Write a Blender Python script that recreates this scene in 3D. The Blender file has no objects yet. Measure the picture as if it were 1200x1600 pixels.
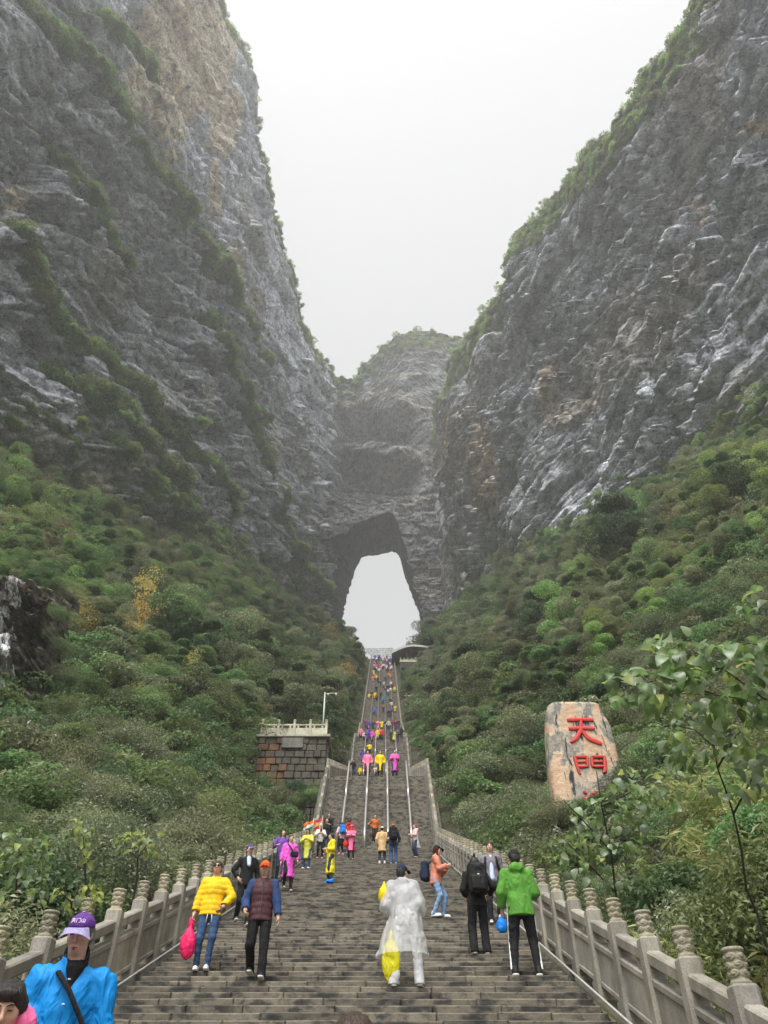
import bpy, bmesh, math, random
import numpy as np
from mathutils import Vector, Matrix, Euler
random.seed(7); rng = np.random.default_rng(7)
R = math.radians
SC = bpy.context.scene
COL = SC.collection

# ------------------------------------------------------------------ camera
PITCH = R(42.0); F_PX = 1202.0; EYE = 1.6
CT, ST = math.cos(PITCH), math.sin(PITCH)
cam_d = bpy.data.cameras.new('camera'); cam = bpy.data.objects.new('camera', cam_d); COL.objects.link(cam)
cam_d.sensor_fit = 'VERTICAL'; cam_d.sensor_height = 36.0; cam_d.lens = F_PX / 1600 * 36.0
cam_d.clip_start = 0.05; cam_d.clip_end = 4000
cam.location = (0, 0, EYE); cam.rotation_euler = (R(90) + PITCH, 0, 0)
SC.camera = cam

# ------------------------------------------------------------------ world, sun, exposure
SUN_EL, SUN_AZ = R(62), R(200)
w = bpy.data.worlds.new('World'); SC.world = w; w.use_nodes = True
nt = w.node_tree; nt.nodes.clear()
wo = nt.nodes.new('ShaderNodeOutputWorld')
sky = nt.nodes.new('ShaderNodeTexSky'); sky.sky_type = 'NISHITA'; sky.sun_disc = False
sky.sun_elevation = SUN_EL; sky.sun_rotation = SUN_AZ; sky.dust_density = 4.0; sky.air_density = 1.0
hs = nt.nodes.new('ShaderNodeHueSaturation'); hs.inputs['Saturation'].default_value = 0.12
b1 = nt.nodes.new('ShaderNodeBackground'); b1.inputs['Strength'].default_value = 0.05
b2 = nt.nodes.new('ShaderNodeBackground'); b2.inputs['Color'].default_value = (1.0, 0.985, 0.965, 1); b2.inputs['Strength'].default_value = 0.118
ad = nt.nodes.new('ShaderNodeAddShader')
nt.links.new(sky.outputs[0], hs.inputs['Color']); nt.links.new(hs.outputs[0], b1.inputs['Color'])
nt.links.new(b1.outputs[0], ad.inputs[0]); nt.links.new(b2.outputs[0], ad.inputs[1]); nt.links.new(ad.outputs[0], wo.inputs['Surface'])
sun_d = bpy.data.lights.new('sun', 'SUN'); sun = bpy.data.objects.new('sun', sun_d); COL.objects.link(sun)
sun_d.energy = 1.5; sun_d.angle = R(35); sun_d.color = (1.0, 0.97, 0.92)
sdir = Vector((math.sin(SUN_AZ) * math.cos(SUN_EL), math.cos(SUN_AZ) * math.cos(SUN_EL), math.sin(SUN_EL)))
sun.rotation_euler = sdir.to_track_quat('Z', 'Y').to_euler()
SC.view_settings.view_transform = 'Standard'; SC.view_settings.look = 'None'
SC.view_settings.exposure = 1.7; SC.view_settings.gamma = 1.0; SC.view_settings.use_curve_mapping = False
SC.render.engine = 'CYCLES'
cy = SC.cycles
cy.max_bounces = 6; cy.diffuse_bounces = 3; cy.glossy_bounces = 2; cy.transmission_bounces = 4; cy.volume_bounces = 1
cy.transparent_max_bounces = 12; cy.caustics_reflective = False; cy.caustics_refractive = False
cy.use_denoising = True
try: cy.denoiser = 'OPENIMAGEDENOISE'
except Exception: pass

# ------------------------------------------------------------------ pixels of the photograph <-> places
def ray(px, py):
    u, v = (px - 600) / F_PX, (py - 800) / F_PX
    return np.array([u, CT + v * ST, ST - v * CT])         # right, forward, up for depth 1
def at_depth(px, py, Z):
    return Vector(ray(px, py) * Z) + Vector((0, 0, EYE))
def at_fwd(px, py, d):
    r = ray(px, py); return Vector(r * (d / r[1])) + Vector((0, 0, EYE))
def project(P):
    P = np.asarray(P, float); x, y, z = P[..., 0], P[..., 1], P[..., 2] - EYE
    Z = y * CT + z * ST; V = y * ST - z * CT
    Z = np.where(Z < 0.1, 0.1, Z)
    return 600 + F_PX * x / Z, 800 + F_PX * V / Z, Z

# ------------------------------------------------------------------ numpy noise
def _h(ix, iy, iz, seed):
    with np.errstate(over='ignore'):
        n = ix.astype(np.uint32) * np.uint32(374761393) + iy.astype(np.uint32) * np.uint32(668265263) \
            + iz.astype(np.uint32) * np.uint32(1274126177) + np.uint32((seed * 974634777) & 0xffffffff)
        n = (n ^ (n >> np.uint32(13))) * np.uint32(1274126177)
        n = (n ^ (n >> np.uint32(15))) * np.uint32(2246822519)
        n = n ^ (n >> np.uint32(16))
    return n.astype(np.float64) / 4294967296.0
def vnoise(p, seed=0):
    p = np.asarray(p, float); i = np.floor(p).astype(np.int64); f = p - i
    f = f * f * f * (f * (f * 6 - 15) + 10)
    o = 0
    for dx in (0, 1):
        wx = f[..., 0] if dx else 1 - f[..., 0]
        for dy in (0, 1):
            wy = f[..., 1] if dy else 1 - f[..., 1]
            for dz in (0, 1):
                wz = f[..., 2] if dz else 1 - f[..., 2]
                o = o + wx * wy * wz * _h(i[..., 0] + dx, i[..., 1] + dy, i[..., 2] + dz, seed)
    return o * 2 - 1
def fbm(p, octv=4, seed=0, gain=0.5, ridged=False):
    a, s, o = 1.0, 0.0, 0.0; p = np.asarray(p, float).copy()
    for k in range(octv):
        n = vnoise(p, seed + k * 17)
        if ridged: n = 1 - 2 * np.abs(n)
        o = o + a * n; s += a; a *= gain; p = p * 2.03 + 11.7
    return o / s
def facet(x, y, seed):
    """fractured plates: each Voronoi cell has its own offset and its own tilt"""
    ix, iy = np.floor(x).astype(np.int64), np.floor(y).astype(np.int64)
    d1 = np.full(x.shape, 9.0); d2 = np.full(x.shape, 9.0)
    off = np.zeros(x.shape); gx = np.zeros(x.shape); gy = np.zeros(x.shape); ux = np.zeros(x.shape); uy = np.zeros(x.shape)
    zz = np.zeros_like(ix)
    for dx in (-1, 0, 1):
        for dy in (-1, 0, 1):
            cx, cy_ = ix + dx, iy + dy
            ex = x - (cx + 0.1 + 0.8 * _h(cx, cy_, zz, seed)); ey = y - (cy_ + 0.1 + 0.8 * _h(cx, cy_, zz + 1, seed))
            d = ex * ex + ey * ey
            m = d < d1
            d2 = np.where(m, d1, np.minimum(d2, d)); d1 = np.where(m, d, d1)
            off = np.where(m, _h(cx, cy_, zz + 2, seed) * 2 - 1, off)
            gx = np.where(m, _h(cx, cy_, zz + 3, seed) * 2 - 1, gx); gy = np.where(m, _h(cx, cy_, zz + 4, seed) * 2 - 1, gy)
            ux = np.where(m, ex, ux); uy = np.where(m, ey, uy)
    return off + 1.3 * (gx * ux + gy * uy), np.sqrt(d2) - np.sqrt(d1), off
def sstep(a, b, x):
    t = np.clip((x - a) / (b - a), 0, 1); return t * t * (3 - 2 * t)

# ------------------------------------------------------------------ object helpers
def tag(o, label=None, cat=None, group=None, kind=None):
    if label: o['label'] = label
    if cat: o['category'] = cat
    if group: o['group'] = group
    if kind: o['kind'] = kind
    return o
def link(name, me, mat=None, parent=None):
    o = bpy.data.objects.new(name, me); COL.objects.link(o)
    if mat is not None and not me.materials:
        for m in (mat if isinstance(mat, (list, tuple)) else [mat]): me.materials.append(m)
    if parent is not None: o.parent = parent
    return o
def empty(name, loc=(0, 0, 0), rz=0):
    o = bpy.data.objects.new(name, None); COL.objects.link(o); o.location = loc; o.rotation_euler = (0, 0, rz)
    o.empty_display_size = 0.2
    return o
def npmesh(name, V, Fq, smooth=True, attrs=None, mids=None):
    """fast mesh from arrays; Fq is (n,3) or (n,4)"""
    V = np.asarray(V, np.float32).reshape(-1, 3); Fq = np.asarray(Fq, np.int32)
    me = bpy.data.meshes.new(name); n, k = Fq.shape
    me.vertices.add(len(V)); me.vertices.foreach_set('co', V.ravel())
    me.loops.add(n * k); me.loops.foreach_set('vertex_index', Fq.ravel())
    me.polygons.add(n); me.polygons.foreach_set('loop_start', np.arange(0, n * k, k, dtype=np.int32))
    me.polygons.foreach_set('loop_total', np.full(n, k, np.int32))
    if mids is not None: me.polygons.foreach_set('material_index', np.asarray(mids, np.int32))
    me.update(calc_edges=True)
    me.polygons.foreach_set('use_smooth', np.full(n, smooth, bool))
    for an, av in (attrs or {}).items():
        av = np.asarray(av, np.float32)
        if av.ndim == 1:
            a = me.attributes.new(an, 'FLOAT', 'POINT'); a.data.foreach_set('value', av)
        else:
            a = me.attributes.new(an, 'FLOAT_COLOR', 'POINT')
            a.data.foreach_set('color', np.concatenate([av, np.ones((len(av), 1), np.float32)], 1).ravel())
    me.validate()
    return me
def gridmesh(name, P, attrs=None, smooth=True, flip=False, wrap=False):
    n, m = P.shape[:2]
    I = np.arange(n * m).reshape(n, m)
    if wrap: I = np.concatenate([I, I[:, :1]], 1)
    a, b, c, d = I[:-1, :-1], I[1:, :-1], I[1:, 1:], I[:-1, 1:]
    Fq = np.stack([a, d, c, b] if flip else [a, b, c, d], -1).reshape(-1, 4)
    return npmesh(name, P.reshape(-1, 3), Fq, smooth, {k: v.reshape((-1,) if v.ndim == 2 else (-1, 3)) for k, v in (attrs or {}).items()})
class MB:
    """collects boxes, prisms and tubes into one mesh"""
    def __init__(s): s.bm = bmesh.new()
    def box(s, c, size, rot=None, bev=0.0):
        r = bmesh.ops.create_cube(s.bm, size=1.0); vs = r['verts']
        M = Matrix.Translation(Vector(c)) @ (rot.to_4x4() if rot is not None else Matrix.Identity(4)) @ Matrix.Diagonal((*size, 1))
        bmesh.ops.transform(s.bm, matrix=M, verts=vs)
        if bev:
            es = list({e for v in vs for e in v.link_edges})
            bmesh.ops.bevel(s.bm, geom=es, offset=bev, segments=1, affect='EDGES', profile=0.5)
        return s
    def hexa(s, pts, bev=0.0):
        """eight corners: bottom ring of 4, top ring of 4"""
        vs = [s.bm.verts.new(p) for p in pts]
        fs = [(3, 2, 1, 0), (4, 5, 6, 7), (0, 1, 5, 4), (1, 2, 6, 5), (2, 3, 7, 6), (3, 0, 4, 7)]
        F = [s.bm.faces.new([vs[i] for i in f]) for f in fs]
        if bev:
            bmesh.ops.bevel(s.bm, geom=list({e for f in F for e in f.edges}), offset=bev, segments=1, affect='EDGES', profile=0.5)
        return s
    def tube(s, pts, rads, n=8, cap=True):
        pts = [Vector(p) for p in pts]
        if not isinstance(rads, (list, tuple)): rads = [rads] * len(pts)
        rings = []; prev = None
        for i, p in enumerate(pts):
            t = (pts[min(i + 1, len(pts) - 1)] - pts[max(i - 1, 0)]).normalized()
            if prev is None:
                a = Vector((0, 0, 1)) if abs(t.z) < 0.9 else Vector((1, 0, 0)); x = t.cross(a).normalized()
            else:
                x = (prev - t * prev.dot(t)).normalized()
            prev = x; y = t.cross(x)
            rings.append([s.bm.verts.new(p + (x * math.cos(2 * math.pi * k / n) + y * math.sin(2 * math.pi * k / n)) * rads[i]) for k in range(n)])
        for a, b in zip(rings, rings[1:]):
            for k in range(n): s.bm.faces.new((a[k], a[(k + 1) % n], b[(k + 1) % n], b[k]))
        if cap:
            s.bm.faces.new(rings[0][::-1]); s.bm.faces.new(rings[-1])
        return s
    def lathe(s, prof, c=(0, 0, 0), n=16, cap=True):
        rings = [[s.bm.verts.new((c[0] + r * math.cos(2 * math.pi * k / n), c[1] + r * math.sin(2 * math.pi * k / n), c[2] + z)) for k in range(n)] for r, z in prof]
        for a, b in zip(rings, rings[1:]):
            for k in range(n): s.bm.faces.new((a[k], a[(k + 1) % n], b[(k + 1) % n], b[k]))
        if cap: s.bm.faces.new(rings[0][::-1]); s.bm.faces.new(rings[-1])
        return s
    def mesh(s, name, smooth=False):
        bmesh.ops.recalc_face_normals(s.bm, faces=s.bm.faces)
        me = bpy.data.meshes.new(name); s.bm.to_mesh(me); s.bm.free()
        if smooth:
            for p in me.polygons: p.use_smooth = True
        return me
    def build(s, name, mat, parent=None, smooth=False):
        return link(name, s.mesh(name, smooth), mat, parent)

# ------------------------------------------------------------------ materials
def newmat(name):
    m = bpy.data.materials.new(name); m.use_nodes = True; nt = m.node_tree
    return m, nt, nt.nodes['Principled BSDF'], nt.nodes['Material Output']
def N(nt, t, **kw):
    n = nt.nodes.new(t)
    for k, v in kw.items():
        if k in n.inputs: n.inputs[k].default_value = v
        else: setattr(n, k, v)
    return n
def ramp(nt, fac, stops):
    r = nt.nodes.new('ShaderNodeValToRGB'); el = r.color_ramp.elements
    while len(el) < len(stops): el.new(0.5)
    for e, (p, c) in zip(el, stops): e.position = p; e.color = (*c, 1) if len(c) == 3 else c
    nt.links.new(fac, r.inputs['Fac']); return r.outputs['Color']
def mix(nt, a, b, fac, mode='MIX'):
    m = nt.nodes.new('ShaderNodeMix'); m.data_type = 'RGBA'; m.blend_type = mode
    for sock, v in ((m.inputs['Factor'], fac), (m.inputs['A'], a), (m.inputs['B'], b)):
        if isinstance(v, bpy.types.NodeSocket): nt.links.new(v, sock)
        else: sock.default_value = v if isinstance(v, (int, float)) else ((*v, 1) if len(v) == 3 else v)
    return m.outputs['Result']
def noise(nt, co, scale, detail=4, rough=0.55, dist=0.0):
    n = N(nt, 'ShaderNodeTexNoise', Scale=scale, Detail=detail, Roughness=rough, Distortion=dist)
    if co is not None: nt.links.new(co, n.inputs['Vector'])
    return n.outputs['Fac']
def coords(nt, kind='Object', scale=(1, 1, 1), rot=(0, 0, 0)):
    t = nt.nodes.new('ShaderNodeTexCoord'); mp = N(nt, 'ShaderNodeMapping', Scale=scale, Rotation=rot)
    nt.links.new(t.outputs[kind], mp.inputs['Vector']); return mp.outputs['Vector']
def bump(nt, bs, h, strength=0.5, dist=0.05, prev=None):
    b = N(nt, 'ShaderNodeBump', Strength=strength, Distance=dist); nt.links.new(h, b.inputs['Height'])
    if prev is not None: nt.links.new(prev, b.inputs['Normal'])
    if bs is not None: nt.links.new(b.outputs[0], bs.inputs['Normal'])
    return b.outputs[0]
def geo_pos(nt):
    return nt.nodes.new('ShaderNodeNewGeometry').outputs['Position']
def scaled(nt, v, s, rot=(0, 0, 0)):
    m = N(nt, 'ShaderNodeMapping', Scale=s, Rotation=rot); nt.links.new(v, m.inputs['Vector']); return m.outputs['Vector']

def mat_rock():
    m, nt, bs, out = newmat('rock'); bs.inputs['Roughness'].default_value = 0.95; bs.inputs['Specular IOR Level'].default_value = 0.12
    at = N(nt, 'ShaderNodeAttribute', attribute_name='cd')
    p = geo_pos(nt)
    n1 = noise(nt, scaled(nt, p, (1, .45, 1.4), (0.45, 0, 0)), 0.5, 7, 0.66, 0.3)
    n2 = noise(nt, scaled(nt, p, (1.2, 1.2, 0.35)), 1.7, 5, 0.7)
    c1 = ramp(nt, n1, [(0.33, (0.17, 0.175, 0.19)), (0.44, (0.68, 0.69, 0.71)), (0.56, (1.15, 1.15, 1.15)), (0.74, (1.75, 1.72, 1.68))])
    c2 = ramp(nt, n2, [(0.34, (0.28, 0.285, 0.3)), (0.48, (.9, .9, .9)), (0.64, (1.4, 1.38, 1.35))])
    c = mix(nt, mix(nt, at.outputs['Color'], c1, 1.0, 'MULTIPLY'), c2, 0.85, 'MULTIPLY')
    nt.links.new(c, bs.inputs['Base Color'])
    v = N(nt, 'ShaderNodeTexVoronoi', Scale=0.9); v.feature = 'DISTANCE_TO_EDGE'
    nt.links.new(scaled(nt, p, (1, 1, 1.7), (0.5, 0.35, 0)), v.inputs['Vector'])
    b = bump(nt, None, n1, 0.8, 0.6)
    b = bump(nt, None, n2, 0.7, 0.2, b)
    bump(nt, bs, v.outputs['Distance'], 0.5, 0.5, b)
    return m
def mat_stone(name, col, dirt=(0.12, 0.12, 0.08), speck=60, moss=0.0, scale=1.0, bstr=0.35):
    m, nt, bs, out = newmat(name); bs.inputs['Roughness'].default_value = 0.8
    p = geo_pos(nt); oi = nt.nodes.new('ShaderNodeObjectInfo')
    n1 = noise(nt, p, 1.6 * scale, 6, 0.6); n2 = noise(nt, p, speck * scale, 3, 0.7); n3 = noise(nt, scaled(nt, p, (1, 1, 0.3)), 5 * scale, 5, 0.65)
    c = mix(nt, col, dirt, ramp(nt, n3, [(0.42, (0, 0, 0)), (0.75, (0.8, 0.8, 0.8))]))
    c = mix(nt, c, ramp(nt, n1, [(0.3, (0.62, 0.62, 0.6)), (0.7, (1.2, 1.18, 1.12))]), 1.0, 'MULTIPLY')
    c = mix(nt, c, ramp(nt, n2, [(0.35, (0.7, 0.7, 0.7)), (0.65, (1.2, 1.2, 1.2))]), 0.8, 'MULTIPLY')
    c = mix(nt, c, ramp(nt, oi.outputs['Random'], [(0, (0.8, 0.8, 0.8)), (1, (1.15, 1.14, 1.1))]), 1.0, 'MULTIPLY')
    if moss:
        n4 = noise(nt, scaled(nt, p, (1, 1, 0.5)), 2.3, 5, 0.6)
        c = mix(nt, c, (0.13, 0.125, 0.03), ramp(nt, n4, [(0.52, (0, 0, 0)), (0.68, (moss, moss, moss))]))
    nt.links.new(c, bs.inputs['Base Color'])
    b = bump(nt, None, n2, bstr, 0.01); bump(nt, bs, n3, bstr, 0.03, b)
    return m
def mat_step():
    """weathered step stone: pale dusty patches over dark wet stone, split along each stone"""
    m, nt, bs, out = newmat('step_stone'); bs.inputs['Roughness'].default_value = 0.72
    p = geo_pos(nt); oi = nt.nodes.new('ShaderNodeObjectInfo')
    at = N(nt, 'ShaderNodeAttribute', attribute_name='v')
    n1 = noise(nt, scaled(nt, p, (0.8, 1.0, 1.5)), 4.2, 5, 0.55, 0.2); n2 = noise(nt, p, 55, 4, 0.7); n3 = noise(nt, p, 11, 5, 0.65)
    c = ramp(nt, n1, [(0.36, (0.024, 0.022, 0.018)), (0.43, (0.055, 0.051, 0.042)), (0.49, (0.135, 0.121, 0.093)), (0.74, (0.205, 0.184, 0.142))])
    c = mix(nt, c, ramp(nt, n3, [(0.3, (0.35, 0.35, 0.34)), (0.45, (0.95, 0.95, 0.95)), (0.7, (1.15, 1.13, 1.1))]), 0.9, 'MULTIPLY')
    c = mix(nt, c, ramp(nt, n2, [(0.3, (0.7, 0.7, 0.7)), (0.7, (1.2, 1.2, 1.2))]), 0.8, 'MULTIPLY')
    c = mix(nt, c, ramp(nt, at.outputs['Fac'], [(0, (0.55, 0.54, 0.52)), (0.35, (0.85, 0.84, 0.82)), (1, (1.25, 1.22, 1.18))]), 1.0, 'MULTIPLY')
    nt.links.new(c, bs.inputs['Base Color'])
    b = bump(nt, None, n2, 0.4, 0.008); bump(nt, bs, n3, 0.5, 0.03, b)
    return m
def mat_leaf(name, c0, c1, gloss=0.45, hue=0.04, trans=0.45):
    m, nt, bs, out = newmat(name)
    at = N(nt, 'ShaderNodeAttribute', attribute_name='v'); oi = nt.nodes.new('ShaderNodeObjectInfo')
    c = mix(nt, c0, c1, at.outputs['Fac'])
    h = N(nt, 'ShaderNodeHueSaturation', Saturation=0.84); nt.links.new(c, h.inputs['Color'])
    mr = N(nt, 'ShaderNodeMapRange'); mr.inputs['To Min'].default_value = 0.5 - hue; mr.inputs['To Max'].default_value = 0.5 + hue
    nt.links.new(oi.outputs['Random'], mr.inputs['Value']); nt.links.new(mr.outputs[0], h.inputs['Hue'])
    mv = N(nt, 'ShaderNodeMapRange'); mv.inputs['To Min'].default_value = 0.65; mv.inputs['To Max'].default_value = 1.4
    ml = N(nt, 'ShaderNodeMath', operation='MULTIPLY'); ml.inputs[1].default_value = 7.31
    fr = N(nt, 'ShaderNodeMath', operation='FRACT')
    nt.links.new(oi.outputs['Random'], ml.inputs[0]); nt.links.new(ml.outputs[0], fr.inputs[0]); nt.links.new(fr.outputs[0], mv.inputs['Value']); nt.links.new(mv.outputs[0], h.inputs['Value'])
    bs.inputs['Roughness'].default_value = gloss; bs.inputs['Specular IOR Level'].default_value = 0.5
    nt.links.new(h.outputs[0], bs.inputs['Base Color'])
    tr = nt.nodes.new('ShaderNodeBsdfTranslucent'); nt.links.new(h.outputs[0], tr.inputs['Color'])
    ms = N(nt, 'ShaderNodeMixShader', Fac=trans); nt.links.new(bs.outputs[0], ms.inputs[1]); nt.links.new(tr.outputs[0], ms.inputs[2])
    nt.links.new(ms.outputs[0], out.inputs['Surface'])
    return m
def mat_plain(name, col, rough=0.6, metal=0.0, nsc=30, namp=0.25, bstr=0.1):
    m, nt, bs, out = newmat(name); bs.inputs['Roughness'].default_value = rough; bs.inputs['Metallic'].default_value = metal
    n1 = noise(nt, coords(nt), nsc, 4, 0.6)
    c = mix(nt, col, ramp(nt, n1, [(0.3, (1 - namp,) * 3), (0.7, (1 + namp,) * 3)]), 1.0, 'MULTIPLY')
    nt.links.new(c, bs.inputs['Base Color']); bump(nt, bs, n1, bstr, 0.01)
    return m
def mat_hair(name, col):
    m, nt, bs, out = newmat(name); bs.inputs['Roughness'].default_value = .42
    n1 = noise(nt, coords(nt, 'Object', (1, 1, .06)), 160, 3, .6, .6)
    nt.links.new(mix(nt, col, ramp(nt, n1, [(.35, (.4,) * 3), (.65, (2.2,) * 3)]), 1.0, 'MULTIPLY'), bs.inputs['Base Color']); bump(nt, bs, n1, .9, .01); return m
def mat_cloth(name, col, rough=0.75, wr=0.6, sc=9, objcol=False, sheen=0.0):
    m, nt, bs, out = newmat(name); bs.inputs['Roughness'].default_value = min(.95, rough + .12); bs.inputs['Specular IOR Level'].default_value = .25
    co = coords(nt, 'Object', (1, 1, 0.55)); n1 = noise(nt, co, sc, 3, 0.5, 1.2); n2 = noise(nt, co, 120, 2, 0.6)
    base = col
    if objcol: base = nt.nodes.new('ShaderNodeObjectInfo').outputs['Color']
    c = mix(nt, base, ramp(nt, n1, [(0.3, (0.85,) * 3), (0.7, (1.1,) * 3)]), 0.8, 'MULTIPLY')
    nt.links.new(c, bs.inputs['Base Color'])
    b = bump(nt, None, n2, 0.12, 0.004); bump(nt, bs, n1, wr, 0.05, b)
    if sheen: bs.inputs['Sheen Weight'].default_value = sheen
    return m
ROCK = mat_rock()
STEP = mat_step()
GRANITE = mat_stone('granite', (0.37, 0.35, 0.325), (0.17, 0.165, 0.13), 70, moss=0.35)
CARVED = mat_stone('carved_granite', (0.46, 0.43, 0.34), (0.22, 0.2, 0.11), 60, moss=0.25)
MASONRY = mat_stone('masonry', (0.1, 0.09, 0.072), (0.03, 0.03, 0.028), 12, moss=0.3, bstr=0.8)
WHITESTONE = mat_stone('white_stone', (0.55, 0.54, 0.46), (0.4, 0.39, 0.24), 20, moss=0.2)
STEEL = mat_plain('steel', (0.62, 0.61, 0.59), 0.32, 0.75, 12, 0.15)
DARKSTEEL = mat_plain('dark_steel', (0.09, 0.09, 0.09), 0.45, 0.6)
PALEMETAL = mat_plain('pale_metal', (0.5, 0.5, 0.48), 0.5, 0.2)
SOIL = mat_plain('soil', (0.045, 0.042, 0.022), 0.95, 0, 1.2, 0.5, 0.6)
BARK = mat_plain('bark', (0.06, 0.05, 0.038), 0.9, 0, 25, 0.4, 0.5)
# ------------------------------------------------------------------ large structure: profile of the stairs
XC = -0.39
PROF = [(-60, 0), (2.05, 0), (39.5, 14.45), (46.0, 21.0), (78.1, 34.4), (85.6, 42.0), (98.2, 48.0), (101.4, 51.2), (110.1, 55.6), (184.6, 113.3), (204, 114.0), (300, 146), (380, 168)]
PD, PZ = np.array(PROF).T
def zs(d): return np.interp(d, PD, PZ)
def x_left(s): return -30 - 0.2 * (300 - np.asarray(s, float))
def x_right(s): s = np.asarray(s, float); return 14 + 0.26 * (300 - s) + 15 * sstep(215, 298, s)
def hb_left(s): return 50 + 0.515 * np.asarray(s, float)
def hb_right(s): return 61 + 0.445 * np.asarray(s, float)
def terrain(x, d):
    x = np.asarray(x, float); d = np.asarray(d, float); z0 = zs(d); a = np.abs(x - XC) - 3.5
    wl = -x_left(d) + XC - 3.5; wr = x_right(d) - XC - 3.5
    wall = np.where(x < XC, wl, np.maximum(wr, 6)); hb = np.where(x < XC, hb_left(d), hb_right(d))
    hb = np.where(d < 60, z0 + (hb - z0) * (0.55 + 0.45 * sstep(-10, 60, d)), hb)
    t = np.clip(a / wall, 0, 1.3)
    z = z0 - 0.8 + (hb - z0 + 0.8) * (0.25 * t + 0.75 * t ** 1.15)
    nz = fbm(np.stack([x / 14, d / 14, 0 * x], -1), 4, 5) * 3.0 * np.clip(a / 9, 0, 1)
    z = np.where(a < 0, z0 - 0.9, z + nz)
    z = z - 8 * np.exp(-((x + 23.5) / 3.4) ** 2) * sstep(20, 28, d) * (1 - sstep(34, 39, d)) - 4.5 * sstep(-10.8, -9.2, x) * sstep(-3.9, -4.6, x) * sstep(40, 46, d) * (1 - sstep(51, 52.5, d))
    b = sstep(5, -6, d)                                   # behind the camera the ground flattens to the square below
    z = z * (1 - b) + np.where(a < 0, -0.9, -0.9 + 0.15 * np.clip(a, 0, 400)) * b
    return z
def wall_at(px, py, left=True, d_max=330):
    """where the sight line through a pixel meets the plain of the left or right wall"""
    r = ray(px, py); k = r[0] / r[1]
    s = (-90 / (k - 0.2)) if left else (92.0 / (k + 0.26))
    s = min(max(s, 5), d_max)
    return s, EYE + r[2] / r[1] * s

# skyline of both cliffs
SKY_L = [(340, 0), (385, 100), (400, 220), (418, 290), (432, 350), (455, 440), (470, 500), (490, 540), (515, 580), (531, 604), (545, 625)]
SKY_R = [(1085, 0), (1060, 62), (1010, 130), (960, 222), (905, 272), (850, 345), (800, 368), (800, 400), (790, 462), (760, 490), (735, 522)]
def toptab(lst, left, pad0, pad1):
    t = sorted(wall_at(x, y, left) for x, y in lst)
    s = np.array([a for a, b in t]); h = np.array([b for a, b in t])
    return np.concatenate([[-40], s, [400]]), np.concatenate([[pad0], h, [pad1]])
TL_S, TL_H = toptab(SKY_L, True, 385, 375)
TR_S, TR_H = toptab(SKY_R, False, 190, 380)

# ledges that carry green bands on the left wall (pixel polylines -> wall places)
BANDS_L = [
    [(0, 178), (55, 212), (110, 310), (160, 370), (208, 432)],
    [(25, 20), (95, 85), (135, 160), (180, 228), (232, 292), (282, 372), (332, 442), (378, 520), (398, 575), (396, 640), (405, 700)],
    [(0, 365), (38, 428), (62, 482), (104, 545)],
    [(72, 590), (140, 628), (190, 695), (250, 762), (300, 835), (355, 888), (420, 940)],
    [(150, 545), (200, 602), (252, 672), (310, 732), (342, 795)],
    [(100, 10), (190, 92), (216, 138)],
    [(405, 700), (412, 800), (452, 868), (490, 925)],
    [(130, 690), (200, 760), (270, 825), (330, 905)],
    [(300, 500), (345, 575), (385, 660), (408, 760)],
]
BAND_PTS = []
for bl in BANDS_L:
    BAND_PTS.append(np.array([wall_at(x, y, True) for x, y in bl]))
def band_field(S, H, bands):
    """signed height above every ledge line, and closeness to the nearest one"""
    prot = np.zeros_like(S); near = np.full_like(S, 99.0)
    for b in bands:
        o = np.argsort(b[:, 0]); s, h = b[o, 0], b[o, 1]
        hl = np.interp(S, s, h) + 2.5 * vnoise(np.stack([S / 7, 0 * S, 0 * S], -1), 31)
        ins = sstep(s[0] - 6, s[0] + 2, S) * (1 - sstep(s[-1] - 2, s[-1] + 6, S))
        e = H - hl
        prot += ins * 3.0 * (1 - sstep(-1.0, 1.5, e)) * sstep(-28, -3, e)
        near = np.minimum(near, np.where(ins > 0.3, np.abs(e), 99))
    return prot, near

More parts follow.
